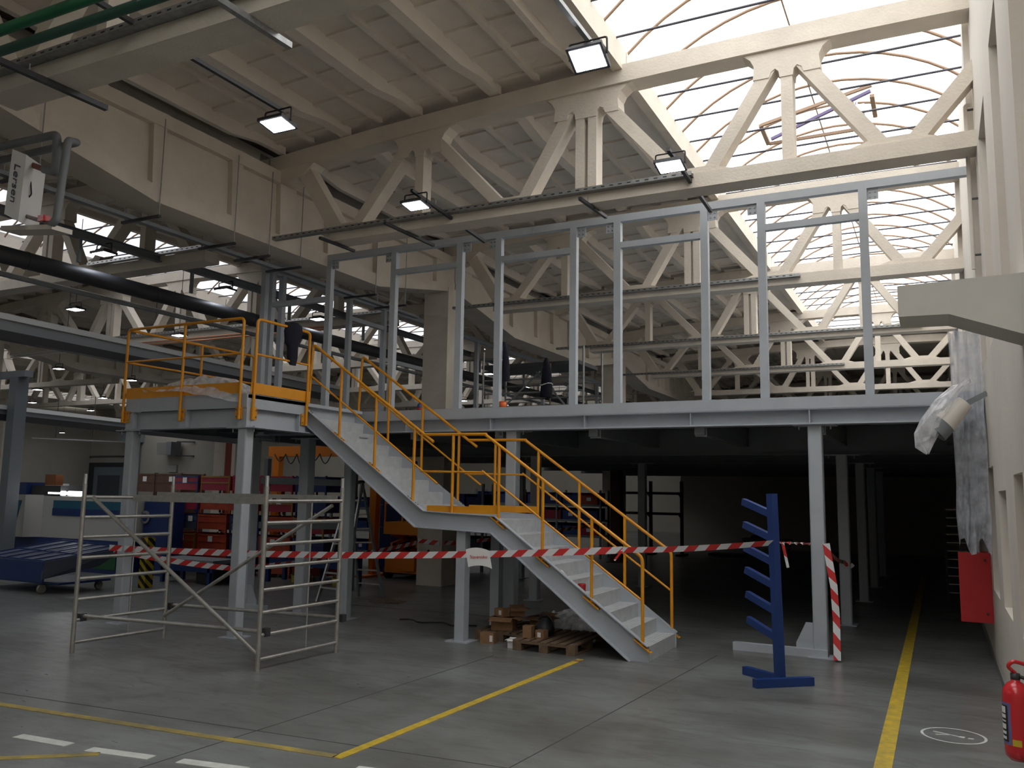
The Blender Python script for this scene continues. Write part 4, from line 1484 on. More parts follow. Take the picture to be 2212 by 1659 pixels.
floodlight((-6.17, 6.55, 5.86), -9, 'lit floodlight hanging near the big girder at the upper left')
floodlight((-2.65, 6.65, 5.86), -27, 'large lit floodlight at the top beside the skylight edge')
floodlight((-6.25, 9.36, 5.87), -8, 'lit floodlight in front of the roof truss above the stud frame')
floodlight((-2.70, 9.43, 5.87), -12, 'lit floodlight at the skylight edge in front of the roof truss')
fl_far = [(224, 549, 'under the dark beam left of the girder'), (487, 628, 'under the dark beam near the corner stud'), (688, 690, 'behind the first left stud of the mezzanine'), (163, 669, 'above the long grey crane beam'),
          (387, 725, 'behind the platform railing near the copper pipes'), (143, 747, 'below the grey crane beam at the left'), (330, 783, 'below the crane beam behind the platform railing'), (127, 797, 'on the far girder at the left'),
          (284, 822, 'on the far girder beside the platform railing'), (81, 842, 'beside the grey crane post'), (222, 860, 'in front of the distant white truss'), (70, 870, 'just right of the grey crane post'),
          (196, 887, 'on the distant truss bottom chord'), (480, 786, 'low behind the platform film'), (560, 815, 'behind the platform corner post'), (160, 920, 'below the second crane beam'), (55, 910, 'beside the grey crane post, low down'),
          (134, 935, 'against the far wall above the hanging louvre'), (32, 940, 'against the far wall at the image edge')]
for (px, py, lab) in fl_far:
    c = at(px, py, z=5.8)
    if c.y > 44 or c.x < -59:
        c = at(px, py, x=-57.5)
    floodlight(c, 0, 'small lit floodlight ' + lab, group='distant led floodlights', hang=0 if -13 < c.x < -12 else 7.85)
for (px, py, lab) in ((1000, 866, 'right of the wide concrete column'), (1055, 808, 'left of the stud with the hanging garment'), (1133, 837, 'left of the dark jacket on the pole'), (1208, 858, 'right of the dark jacket on the pole')):
    c = at(px, py, z=5.8)
    floodlight(c, 0, 'tiny lit floodlight between the mezzanine studs, ' + lab, group='floodlights seen through the mezzanine', hang=7.85)

# strut rails that carry the lamps
def strut(p, q, label, w=0.042, m=GALV):
    r = thing('strut_channel', label, 'channel', ((Vector(p) + Vector(q)) / 2)[:], 'strut channels')
    MB().bar(p, q, w, w).build('channel', m, r)
    for t in (0.3, 0.7):
        c = Vector(p).lerp(Vector(q), t)
        MB().tube(c + Vector((0, 0, 0.02)), c + Vector((0, 0, 0.10)), 0.006, 6).build('stud_bolt', GALV, r)
    return r


strut((-6.17, 2.5, 6.046), (-6.17, 6.62, 6.046), 'long strut channel carrying the upper left floodlight', m=DARKM)
strut((-2.65, 2.5, 6.046), (-2.65, 6.72, 6.046), 'perforated strut channel carrying the top floodlight')
strut((-6.25, 9.25, 6.055), (-6.12, 11.1, 5.83), 'strut channel crossing the truss with the middle floodlight', m=DARKM)
strut((-2.70, 9.35, 6.055), (-2.62, 11.1, 5.83), 'strut channel crossing the truss at the skylight edge', m=DARKM)
strut((-7.0, 9.7, 5.83), (-6.95, 10.95, 5.83), 'strut channel under the truss left of the middle floodlight', m=DARKM)
strut((-8.35, 9.9, 5.83), (-8.3, 10.7, 5.83), 'short strut channel under the left end of the truss', m=DARKM)
strut((-4.05, 9.9, 5.83), (-4.0, 10.75, 5.83), 'short strut channel under the truss centre post', m=DARKM)
strut((-7.5, 4.3, 5.83), (-7.45, 5.45, 5.83), 'strut channel pair under the nearest truss at the left', m=DARKM, w=0.055)
strut((-4.95, 4.3, 5.83), (-4.9, 5.3, 5.83), 'strut channel under the nearest truss at the top', m=GALV, w=0.055)


# cable trays on the trusses
def cable_tray(x0, x1, y, z, label, m=GALV, axis='x'):
    r = thing('cable_tray', label, 'cable tray', ((x0 + x1) / 2, y, z) if axis == 'x' else (y, (x0 + x1) / 2, z), 'perforated cable trays')
    def B(a0, a1, b0, b1, z0, z1):
        return MB().box(a0, a1, b0, b1, z0, z1) if axis == 'x' else MB().box(b0, b1, a0, a1, z0, z1)
    B(x0, x1, y - 0.05, y + 0.05, z, z + 0.004).build('base', m, r)
    B(x0, x1, y - 0.052, y - 0.048, z, z + 0.055).build('side', m, r)
    B(x0, x1, y + 0.048, y + 0.052, z, z + 0.055).build('side', m, r)
    B(x0, x1, y - 0.03, y + 0.03, z + 0.005, z + 0.03).build('cables', BLACK, r)
    k = int((x1 - x0) / 0.12)
    sl = MB()
    for i in range(k):
        a = x0 + 0.04 + i * 0.12
        sl2 = B(a, a + 0.05, y - 0.0535, y - 0.0525, z + 0.02, z + 0.035)
        sl.add(sl2.v, sl2.f)
    o = sl.build('slots', BLACK, r)
    o['kind'] = 'stuff'
    return r


cable_tray(-10.95, -2.62, 10.148, 5.995, 'perforated cable tray along the truss above the stud frame')
cable_tray(-8.3, -1.0, 4.748, 6.02, 'dark perforated cable tray along the nearest truss at the top left')
cable_tray(-9.4, -2.1, 15.698, 5.97, 'cable tray along the first truss behind the stud frame')
cable_tray(-9.4, -0.2, 21.348, 5.97, 'cable tray along the second truss behind the stud frame')
cable_tray(-9.4, -2.4, 26.948, 5.97, 'cable tray along the third truss behind the stud frame')
cable_tray(-14.0, -10.9, 10.148, 6.052, 'silver cable tray on the left bay truss nearest the fan heater', ALUB)
cable_tray(-24.0, -11.3, 15.698, 6.052, 'silver cable tray on the left bay truss with copper pipes', ALUB)
tr = cable_tray(5.6, 15.2, -10.02, 5.72, 'dark cable tray hung under the big girder on threaded rods', STEELD, axis='y')
for y in (6.1, 7.85, 9.25, 10.0, 10.75, 12.9, 13.9):
    for xx in (-9.46, -10.14):
        MB().tube((xx, y, 5.70), (xx, y, 7.1), 0.008, 6).build('threaded_rod', GALV, tr)
    MB().box(-10.2, -9.44, y - 0.02, y + 0.02, 5.68, 5.715).build('cross_strut', DARKM, tr)

# pipes on the nearest truss
for (p, q, r_, m, lab) in (((-9.0, 4.2, 5.985), (-2.5, 4.2, 5.93), 0.048, GREENP, 'bright green pipe along the nearest truss at the top left'),
                           ((-9.0, 4.2, 5.78), (-2.5, 4.2, 5.73), 0.042, mat('dark_green_pipe_paint', (0.025, 0.085, 0.06), 0.45), 'darker green pipe below the bright one at the top left')):
    t = thing('green_pipe', lab, 'pipe', (-6, 4.2, 5.9), 'green pipes')
    MB().tube(p, q, r_, 14).build('tube', m, t)
    for x in (-7.3, -5.4):
        MB().tube((x - 0.03, 4.2, p[2] - 0.01), (x + 0.03, 4.2, p[2] - 0.01), r_ + 0.006, 14).build('clamp', GALV, t)

# copper pipes on the left bay truss
for k, (z, y) in enumerate(((5.82, 15.5), (5.74, 15.45))):
    t = thing('copper_pipe', ['upper', 'lower'][k] + ' thin copper pipe along the left bay truss behind the railing', 'pipe', (-17, y, z), 'copper pipes')
    MB().tube((-21.5, y, z), (-12.6, y, z), 0.016, 8).build('tube', COPPER, t)
    MB().tube((-24.5, y, z), (-21.5, y, z), 0.02, 8).build('sleeve', ALUB, t)

# ================================================================== LEFT BAY SERVICES
lb_ = thing('support_beam', 'dark steel beam carrying lamps above the black pipe in the left bay', 'beam', (-12.2, 20, 6.0))
MB().box(-12.25, -12.13, 7.2, 40, 6.06, 6.075).box(-12.25, -12.13, 7.2, 40, 5.94, 5.955).box(-12.195, -12.185, 7.2, 40, 5.955, 6.06).build('i_beam', STEELD, lb_)
for y in (8.65, 10.95, 13.6, 16.2, 19, 22, 25):
    MB().bar((-12.2, y, 5.55), (-12.2, y, 5.94), 0.05, 0.05).build('hanger', STEELD, lb_)
bp_ = thing('black_pipe', 'thick black insulated pipe running along the left bay', 'pipe', (-12.4, 20, 5.42))
MB().tube((-12.4, 4.0, 5.41), (-12.4, 42, 5.41), 0.135, 18).build('tube', DPIPE, bp_)
for y in (7.9, 10.3, 12.7, 15.1, 17.5, 20):
    MB().tube((-12.4, y, 5.41), (-12.4, y + 0.03, 5.41), 0.142, 18).build('joint_ring', DARKM, bp_)
tr2 = thing('bus_bar', 'grey lighting rail running below the black pipe', 'rail', (-12.6, 20, 5.2))
MB().box(-12.66, -12.58, 4.0, 42, 5.14, 5.20).build('rail', STEELD, tr2)
MB().box(-12.66, -12.58, 4.0, 42, 5.201, 5.212).build('cover_strip', ALUB, tr2)


def crane_beam(p, q, z, h, label):
    r = thing('crane_beam', label, 'beam', ((Vector((*p, z)) + Vector((*q, z))) / 2)[:], 'crane runway beams')
    MB().bar((*p, z - 0.05), (*q, z - 0.05), 0.22, 0.10).build('top_flange', mat('pale_grey_paint', (0.80, 0.82, 0.82), 0.5), r)
    MB().bar((*p, z - h / 2 - 0.10), (*q, z - h / 2 - 0.10), 0.10, h).build('web', mat('mid_grey_paint', (0.26, 0.28, 0.30), 0.35), r)
    MB().bar((*p, z - h - 0.17), (*q, z - h - 0.17), 0.18, 0.15).build('conductor_rail', BLACK, r)
    return r


crane_beam((-13.75, 5.6), (-14.87, 18.8), 4.845, 0.19, 'long grey crane runway beam crossing behind the platform')
crane_beam((-19.6, 10.2), (-21.6, 22.0), 3.87, 0.12, 'second grey crane beam farther back at the left')
gp = thing('crane_post', 'dark grey steel post supporting a crane rail at the far left', 'post', (-19.7, 12.7, 0))
MB().box(-19.86, -19.58, 12.55, 12.85, 0.02, 4.55).build('shaft', mat('slate_grey_paint', (0.15, 0.17, 0.19), 0.5), gp)
MB().box(-23.5, -19.35, 12.57, 12.79, 4.55, 4.70).build('top_rail', STEELD, gp)
MB().box(-20.0, -19.45, 12.45, 12.95, 0, 0.02).build('base_plate', STEELD, gp)

# fan heater with pipes
ht = thing('fan_heater', 'white fan heater unit with grey pipes hanging at the left edge', 'heater', (-8.4, 5.3, 4.7))
face = [at(27, 322, y=5.2), at(57, 334, y=5.2), at(39, 478, y=5.2), at(9, 462, y=5.2)]
dn = Vector((-0.30, 0.42, 0.05))
vs = face + [v + dn for v in face]
MB().add(vs, [(3, 2, 1, 0), (4, 5, 6, 7), (0, 1, 5, 4), (1, 2, 6, 5), (2, 3, 7, 6), (3, 0, 4, 7)]).build('casing', WHITE, ht)
fx = (face[2] + face[3] - face[0] - face[1]).normalized()
fy = (face[1] + face[2] - face[0] - face[3]).normalized()
fn = fx.cross(fy)
if fn.y > 0:
    fn = -fn
mt = Matrix((fx, fy, fx.cross(fy))).transposed().to_4x4()
ctr = sum(face, Vector()) / 4
mt.translation = ctr + fn * 0.006 - fx * 0.01
text_mesh('lettering', 'Lersen', 0.155, mat('dark_blue_lettering', (0.03, 0.04, 0.07), 0.5), mt, ht, 0.002)
MB().bar(face[3] + Vector((-0.35, 0.3, -0.05)), face[2] + Vector((0.35, 0.25, -0.06)), 0.22, 0.05).build('shelf_bracket', WALLC, ht)
P2 = lambda px, py: at(px, py, y=5.35)
MB().path(bend([P2(-60, 330), P2(124, 290), P2(120, 372), P2(95, 366)], 0.06), 0.042, 12).build('flow_pipe', GPIPE, ht)
MB().path(bend([P2(95, 366), P2(58, 352)], 0.03), 0.03, 10).build('flow_valve', mat('rusty_brass', (0.22, 0.08, 0.05), 0.5, 0.4), ht)
MB().path(bend([at(-60, 360, y=5.6), at(168, 308, y=5.6), P2(147, 303), P2(122, 475), P2(112, 484)], 0.06), 0.040, 12).build('return_pipe', GPIPE, ht)
MB().path([P2(112, 484), P2(40, 462)], 0.022, 10).build('return_branch', mat('grey_brass', (0.25, 0.2, 0.2), 0.4, 0.5), ht)
v_ = P2(98, 478)
MB().box(v_.x - 0.04, v_.x + 0.05, v_.y - 0.06, v_.y + 0.02, v_.z - 0.01, v_.z + 0.05).build('valve_handle', REDB, ht)
MB().path(bend([P2(58, 395), P2(66, 390), P2(68, 420), P2(60, 428)], 0.02), 0.008, 6).build('cable', BLACK, ht)

# ================================================================== LEFT BACKGROUND
MWHITE = mat('machine_white', (0.50, 0.50, 0.48), 0.45)
MBLUE = mat('machine_blue', (0.012, 0.035, 0.15), 0.4)
GLASSB = mat('blue_lit_window_colour', (0.025, 0.12, 0.19), 0.15)  # blue base colour stands in for the light inside the machine
CRED = mat('orange_red_crate_steel', (0.42, 0.06, 0.025), 0.55, var=0.25, scale=5)
CCRIM = mat('crimson_crate_steel', (0.32, 0.015, 0.045), 0.55, var=0.2, scale=5)
COCH = mat('ochre_crate_frame', (0.30, 0.16, 0.03), 0.6, var=0.2, scale=6)
CBLU = mat('blue_crate_steel', (0.012, 0.03, 0.13), 0.5, var=0.2, scale=5)
CGRB = mat('grey_blue_crate_steel', (0.06, 0.085, 0.12), 0.55, var=0.2, scale=5)

mc = thing('cnc_machine', 'large white and blue machine tool with blue-lit windows at the left edge', 'machine', (-19, 14.5, 0))
MB().box(-19.6, -16.45, 13.5, 14.9, 0.74, 1.73).build('enclosure', MWHITE, mc)
MB().prism([(-22.5, 13.2), (-19.85, 13.2), (-19.6, 13.5), (-19.6, 14.9), (-22.5, 14.9)], 0.74, 1.75, 'z').build('front_enclosure', MWHITE, mc)
MB().box(-19.2, -16.75, 13.485, 13.499, 1.27, 1.63).build('window', GLASSB, mc)
MB().box(-19.2, -16.75, 13.47, 13.484, 1.27, 1.44).build('inner_bed', MBLUE, mc)
MB().prism([(-22.5, 1.02), (-20.15, 1.02), (-19.97, 1.62), (-22.5, 1.62)], 13.185, 13.199, 'y').build('window', GLASSB, mc)
MB().prism([(-22.5, 1.02), (-20.2, 1.02), (-20.1, 1.36), (-21.1, 1.40), (-22.5, 1.3)], 13.17, 13.184, 'y').build('inner_bed', MBLUE, mc)
MB().box(-22.4, -16.5, 13.45, 14.9, 0.0, 0.735).build('base', MBLUE, mc)
MB().box(-18.7, -17.7, 13.43, 13.449, 0.15, 0.62).build('door_glass', mat('dim_glass', (0.05, 0.055, 0.05), 0.2), mc)
for x in (-18.75, -17.65):
    MB().box(x, x + 0.06, 13.40, 13.449, 0.1, 0.68).build('door_post', COCH, mc)
MB().box(-17.55, -16.8, 13.43, 13.449, 0.1, 0.55).build('side_hatch', mat('green_hatch', (0.02, 0.10, 0.035), 0.5), mc)
MB().box(-22.4, -20.5, 13.4, 14.8, 1.76, 2.03).build('top_box', WHITE, mc)
MB().box(-20.45, -20.15, 13.4, 13.9, 1.76, 2.05).build('control_box', MBLUE, mc)
MB().box(-20.1, -19.0, 13.5, 14.1, 1.74, 1.98).build('drive_unit', DARKM, mc)
MB().box(-19.75, -19.35, 13.6, 13.8, 1.985, 2.25).build('junction_box', mat('rust_orange_box', (0.26, 0.09, 0.03), 0.6), mc)
for x in (-19.45, -18.75):
    t = MB().tube((x, 13.55, 1.80), (x + 0.55, 13.55, 1.80), 0.055, 12).build('work_lamp', TUBE, mc)

cb_ = thing('control_cabinet', 'dark blue electrical cabinet with a round window beside the machine', 'cabinet', (-15.7, 14.2, 0))
MB().box(-16.40, -15.62, 13.8, 14.25, 0, 1.66).build('body', MBLUE, cb_)
c0 = at(315, 1117, y=13.79)
MB().tube(c0, c0 + Vector((0, -0.03, 0)), 0.15, 20).build('round_window', mat('mirror_disc', (0.45, 0.46, 0.48), 0.25, 0.7), cb_)
MB().tube(c0 + Vector((0, -0.03, 0)), c0 + Vector((0, -0.04, 0)), 0.09, 20).build('window_centre', MBLUE, cb_)


def crate(x, y, z, w, d, h, mb_, mf, label, paper=None, cat='crate', group='steel stacking crates', name='steel_crate'):
    r = thing(name, label, cat, (x + w / 2, y + d / 2, z), group)
    t = 0.02
    e = 0.035
    zf = z + 0.09
    MB().box(x + t, x + w - t, y + t, y + d - t, zf, zf + 0.02).build('floor_panel', mb_, r)
    MB().box(x + e, x + w - e, y, y + t, zf, z + h - 0.02).build('wall_panel', mb_, r)
    MB().box(x + e, x + w - e, y + d - t, y + d, zf, z + h - 0.02).build('wall_panel', mb_, r)
    MB().box(x, x + t, y + e, y + d - e, zf, z + h - 0.02).build('wall_panel', mb_, r)
    MB().box(x + w - t, x + w, y + e, y + d - e, zf, z + h - 0.02).build('wall_panel', mb_, r)
    for xx in (x - 0.004, x + w - e + 0.004):
        for yy in (y - 0.004, y + d - e + 0.004):
            MB().box(xx, xx + e, yy, yy + e, z, z + h).build('corner_post', mf, r)
    MB().box(x, x + w, y - 0.012, y - 0.001, z + h * 0.56, z + h * 0.63).build('rib', mf, r)
    MB().box(x, x + w, y - 0.012, y - 0.001, z + h - 0.06, z + h - 0.02).build('rim', mf, r)
    if paper:
        px, pz = paper
        MB().box(x + px, x + px + 0.14, y - 0.02, y - 0.013, z + pz, z + pz + 0.13).build('paper_tag', PAPER, r)
    return r


rowsZ = [1.84, 1.38, 0.92, 0.46, 0.0]
cols = [(-16.9, 0.88), (-15.98, 0.95), (-14.98, 0.92), (-14.02, 0.95), (-13.04, 0.9)]
cmap = [[(CCRIM, CBLU), (CCRIM, CBLU), (CGRB, CBLU), (CRED, COCH), (CRED, COCH)],
        [(CCRIM, COCH), (CRED, CRED), (CRED, CRED), (CRED, CRED), (CRED, CRED)],
        [(CCRIM, CCRIM), (CRED, CRED), (CGRB, CBLU), (CGRB, CBLU), (CGRB, CBLU)],
        [(CCRIM, CCRIM), (CCRIM, COCH), (CRED, CRED), (CRED, CRED), (CRED, CRED)],
        [(CBLU, CBLU), (CBLU, CBLU), (CCRIM, COCH), (CBLU, CBLU), (CRED, CRED)]]
cn_ = {id(CCRIM): 'crimson', id(CRED): 'orange red', id(CGRB): 'grey blue', id(CBLU): 'blue'}
cf_ = {id(CBLU): 'blue', id(COCH): 'ochre', id(CRED): 'red', id(CCRIM): 'crimson'}
pos = ['top of', 'second from the top in', 'middle of', 'second from the floor in', 'bottom of']
cst = ['the leftmost crate stack', 'the second crate stack', 'the third crate stack', 'the fourth crate stack', 'the rightmost crate stack']
for ci, (x, w) in enumerate(cols):
    for ri, z in enumerate(rowsZ):
        a, f_ = cmap[ci][ri]
        crate(x, 15.0 + 0.03 * ((ci + ri) % 3), z, w - 0.03, 0.75, 0.452, a, f_, '%s steel crate with %s frame, %s %s' % (cn_[id(a)], cf_[id(f_)], pos[ri], cst[ci]),
              paper=((0.35 + 0.1 * ((ci * 3 + ri) % 3), 0.26) if (ci + ri) % 2 == 0 or ci == 0 else None))
# brown wooden crates with cartons on top of a rack of them
for k, x in enumerate((-19.35, -18.38)):
    for j, z in enumerate((0.0, 0.59, 1.18, 1.77)):
        r = crate(x + 0.0, 15.75, z, 0.93, 0.8, 0.585, WOODD, WOODD, '%s wooden crate in the brown stack %s the blue cabinet' % (['lowest', 'second lowest', 'second highest', 'topmost'][j], ['left of', 'behind'][k]),
                  paper=(0.5, 0.36) if j == 3 else None, group='brown wooden crates', name='wooden_crate')
for k, x in enumerate((-19.30, -18.33)):
    carton(x + 0.42, 16.15, 1.882, 0.78, 0.62, 0.42, 0, ['brown carton standing in the left wooden crate above the machine', 'greyish brown carton in the wooden crate beside the crate stacks'][k])

bo = thing('bollard', 'black and yellow striped bollard in front of the machine', 'bollard', (-14.21, 12.1, 0))
b = MB()
b.uv = []
L = 0
vs = []
pts = [(-14.305, 12.0), (-14.115, 12.0), (-14.115, 12.19), (-14.305, 12.19), (-14.305, 12.0)]
for i, p in enumerate(pts):
    for z in (0.0, 0.98):
        vs.append((p[0], p[1], z))
        b.uv.append((z, i * 0.19))
b.add(vs, [(2 * i, 2 * i + 2, 2 * i + 3, 2 * i + 1) for i in range(4)])
b.build('post', HAZ, bo)
MB().box(-14.30, -14.12, 12.005, 12.185, 0.98, 0.985).box(-14.25, -14.17, 12.05, 12.13, 0.985, 1.04).build('cap', COCH, bo)

ct = thing('tilting_cart', 'dark blue wheeled cart with a sloping gridded tray at the left edge', 'cart', (-15.5, 10.8, 0))
A_, B_, C_, D_ = Vector((-16.9, 10.35, 0.60)), Vector((-14.86, 10.35, 0.58)), Vector((-14.35, 11.75, 0.80)), Vector((-16.4, 11.8, 0.86))
E_ = Vector((-14.86, 10.33, 0.26))
GRID = mat('blue_grey_tray', (0.08, 0.095, 0.15), 0.4)
MB().add([A_, B_, C_, D_] + [v - Vector((0, 0, 0.02)) for v in (A_, B_, C_, D_)], [(0, 1, 2, 3), (7, 6, 5, 4), (0, 4, 5, 1), (1, 5, 6, 2), (2, 6, 7, 3), (3, 7, 4, 0)]).build('tray', GRID, ct)
for t in (0.02, 0.2, 0.4, 0.6, 0.8, 0.98):
    MB().bar(A_.lerp(B_, t) + Vector((0, 0, 0.012)), D_.lerp(C_, t) + Vector((0, 0, 0.012)), 0.018, 0.02).build('grid_bar', BLUE, ct)
for t in (0.02, 0.45, 0.98):
    MB().bar(A_.lerp(D_, t) + Vector((0, 0, 0.012)), B_.lerp(C_, t) + Vector((0, 0, 0.012)), 0.018, 0.02).build('grid_bar', BLUE, ct)
MB().box(-16.9, -14.86, 10.34, 10.38, 0.20, 0.58).build('front_panel', MBLUE, ct)
vs = [E_, B_, C_, Vector((-14.60, 11.3, 0.45))]
MB().add(vs + [v + Vector((-0.03, 0, 0)) for v in vs], [(0, 3, 2, 1), (4, 5, 6, 7), (0, 1, 5, 4), (1, 2, 6, 5), (2, 3, 7, 6), (3, 0, 4, 7)]).build('side_panel', GRID, ct)
MB().box(-16.8, -14.6, 10.5, 11.6, 0.16, 0.20).build('chassis', MBLUE, ct)
for (x, y) in ((-14.95, 10.40), (-16.6, 10.45), (-14.75, 11.45), (-16.5, 11.5)):
    MB().tube((x - 0.025, y, 0.08), (x + 0.025, y, 0.08), 0.08, 14).build('wheel', mat('pale_rubber_wheel', (0.22, 0.21, 0.19), 0.7), ct)
    MB().bar((x, y, 0.08), (x, y, 0.17), 0.06, 0.03).build('castor_fork', DARKM, ct)
cv = thing('conveyor', 'low dark blue conveyor frame in front of the crate stacks', 'conveyor', (-14.9, 13.3, 0))
MB().box(-15.0, -13.35, 13.0, 13.7, 0.42, 0.50).build('belt_bed', STEELD, cv)
MB().box(-14.95, -13.4, 13.05, 13.1, 0.25, 0.42).build('side_rail', MBLUE, cv)
for x in (-14.9, -13.55):
    for y in (13.05, 13.6):
        MB().box(x, x + 0.07, y, y + 0.07, 0, 0.42).build('leg', MBLUE, cv)
MB().box(-13.9, -13.42, 13.1, 13.5, 0.02, 0.30).build('gear_motor', BLACK, cv)

# gantry crane behind the platform
ORG = mat('orange_crane_paint', (0.66, 0.20, 0.012), 0.45)
gc = thing('gantry_crane', 'orange gantry crane with dangling cables under the platform', 'crane', (-13.5, 16.6, 0))
MB().box(-15.25, -11.9, 16.5, 16.68, 2.80, 3.06).build('bridge_beam', ORG, gc)
for x in (-15.05, -12.0):
    MB().add([(x - 0.06, 16.5, 2.8), (x + 0.16, 16.5, 2.8), (x + 0.10, 16.5, 0.05), (x - 0.02, 16.5, 0.05), (x - 0.06, 16.68, 2.8), (x + 0.16, 16.68, 2.8), (x + 0.10, 16.68, 0.05), (x - 0.02, 16.68, 0.05)],
             [(3, 2, 1, 0), (4, 5, 6, 7), (0, 1, 5, 4), (1, 2, 6, 5), (2, 3, 7, 6), (3, 0, 4, 7)]).build('leg', ORG, gc)
    MB().box(x - 0.1, x + 0.2, 16.1, 17.1, 0.0, 0.05).build('foot', ORG, gc)
for k in range(5):
    x0 = -15.0 + 0.36 * k
    MB().path([(x0 + 0.36 * i / 8, 16.45, 2.86 - (0.18 + 0.06 * (k % 3)) * math.sin(math.pi * i / 8)) for i in range(9)], 0.014, 6).build('cable_loop', BLACK, gc)
MB().box(-13.15, -12.75, 16.49, 16.499, 2.92, 3.05).build('name_plate', mat('blue_white_plate', (0.10, 0.16, 0.34), 0.5), gc)
MB().tube((-12.62, 16.4, 2.55), (-12.62, 16.8, 2.55), 0.14, 16).build('hoist', BLUE2, gc)
MB().tube((-12.62, 16.59, 2.69), (-12.62, 16.59, 2.80), 0.03, 8).build('hook_rod', DARKM, gc)


# shelf racks with bins
def rack(name, x0, x1, y, d, zs, h, label, m=STEELD):
    r = thing(name, label, 'rack', ((x0 + x1) / 2, y + d / 2, 0))
    n = max(2, int(round((x1 - x0) / 1.4)) + 1)
    for i in range(n):
        x = x0 + (x1 - x0 - 0.06) * i / (n - 1)
        for yy in (y, y + d - 0.06):
            MB().box(x, x + 0.06, yy, yy + 0.06, 0, h).build('upright', m, r)
    for z in zs:
        MB().box(x0, x1, y - 0.005, y + 0.035, z - 0.07, z).build('beam', m, r)
        MB().box(x0, x1, y + d - 0.035, y + d + 0.005, z - 0.07, z).build('beam', m, r)
        MB().box(x0, x1, y + 0.036, y + d - 0.036, z - 0.03, z - 0.005).build('shelf_board', m, r)
    return r


def bin_(x, y, z, w, d, h, m, label, tagp=False, group='plastic bins on the racks'):
    r = thing('storage_bin', label, 'bin', (x + w / 2, y + d / 2, z), group)
    t = 0.012
    b = MB().box(x, x + w, y, y + d, z + 0.001, z + t).box(x, x + w, y + d - t, y + d, z + t, z + h).box(x, x + t, y, y + d - t, z + t, z + h).box(x + w - t, x + w, y, y + d - t, z + t, z + h).box(x + t, x + w - t, y, y + t, z + t, z + h * 0.72)
    b.build('shell', m, r)
    MB().box(x - 0.006, x + w + 0.006, y - 0.006, y + t, z + h * 0.72, z + h * 0.78).build('lip', m, r)
    if tagp:
        MB().box(x + w * 0.35, x + w * 0.62, y - 0.01, y - 0.001, z + h * 0.3, z + h * 0.6).build('paper_tag', PAPER, r)
    return r


rack('shelf_rack', -12.55, -10.35, 19.0, 0.6, (0.55, 1.10, 1.62), 2.2, 'grey shelf rack with blue bins seen through the stepladder')
rack('shelf_rack', -16.2, -12.9, 18.2, 0.6, (0.45, 1.0, 1.55), 1.75, 'grey shelf rack with blue bins behind the orange crane')
pr = ['left', 'second', 'third', 'fourth', 'fifth', 'sixth', 'seventh', 'eighth', 'ninth']
lv = ['lower', 'middle', 'upper']
for j, z in enumerate((0.45, 1.0, 1.55)):
    for i in range(8):
        bin_(-16.12 + i * 0.40, 18.22, z, 0.36, 0.5, 0.26, BLUE2 if (i * 7 + j) % 5 else CBLU, 'blue bin, %s on the %s shelf behind the orange crane' % (pr[i], lv[j]), (i + j) % 3 == 0)
for j, z in enumerate((0.55, 1.10, 1.62)):
    for i in range(4):
        bin_(-12.42 + i * 0.52, 19.02, z, 0.46, 0.5, 0.32, [BLUE2, CBLU, BLUE2, CGRB][(i + j) % 4], 'blue bin, %s on the %s shelf seen through the stepladder' % (pr[i], lv[j]), (i + j) % 2 == 0)
rk2 = rack('shelf_rack', -13.95, -9.45, 25.0, 0.8, (0.70, 1.18, 1.66), 2.1, 'dark shelf rack with blue and red crates behind the stair landing')
for j, z in enumerate((0.70, 1.18, 1.66)):
    for i in range(7):
        m = [BLUE2, CBLU, BLUE2, CRED, CBLU, BLUE2, CCRIM][(i + 2 * j) % 7]
        bin_(-13.85 + i * 0.62, 25.02, z, 0.55, 0.7, 0.36, m, '%s crate, %s on the %s shelf behind the stair landing' % ('red' if m in (CRED, CCRIM) else 'blue', pr[i], lv[j]), (i + j) % 2 == 0)
gr = thing('girt_frame', 'grey horizontal steel girts between the columns behind the platform', 'frame', (-11, 13.4, 0))
for (pa, pb_) in (((565, 1038), (760, 1044)), ((560, 1134), (748, 1137))):
    a, c = at(*pa, y=13.2), at(*pb_, y=13.9)
    MB().bar(a, c, 0.08, 0.13).build('girt', STEELD, gr)
for (px_, yy) in ((566, 13.2), (757, 13.9)):
    p = at(px_, 1100, y=yy)
    MB().box(p.x - 0.05, p.x + 0.05, p.y - 0.05 + 0.1, p.y + 0.15, 0, 2.6).build('post', STEELD, gr)
bnch = thing('work_bench', 'blue steel workbench with yellow tubs below, behind the scaffold', 'bench', (-12.3, 14.6, 0))
BX0, BX1 = at(575, 1215, y=14.3).x, at(745, 1215, y=14.3).x
MB().box(BX0, BX1, 14.3, 14.9, 0.52, 0.60).build('top', MBLUE, bnch)
MB().box(BX0, BX1, 14.3, 14.34, 0.36, 0.50).build('apron', MBLUE, bnch)
for x in (BX0, (BX0 + BX1) / 2, BX1 - 0.08):
    for y in (14.3, 14.82):
        MB().box(x, x + 0.08, y, y + 0.08, 0, 0.52).build('leg', MBLUE, bnch)
for k, t in enumerate((0.28, 0.80)):
    x = BX0 + (BX1 - BX0) * t
    bin_(x, 14.45, 0.0, 0.3, 0.3, 0.2, mat('yellow_tub', (0.35, 0.30, 0.02), 0.5), ['yellow tub under the left half of the blue workbench', 'yellow tub under the right half of the blue workbench'][k], group='yellow tubs')
ws = thing('wrapped_stack', 'dark blue boxes stacked and wrapped in plastic beside the hoist', 'stack', (-12.0, 17.6, 0))
for k in range(5):
    MB().box(-12.3, -11.65, 17.3, 17.9, 0.02 + k * 0.545, 0.55 + k * 0.545).build('box', CBLU, ws)
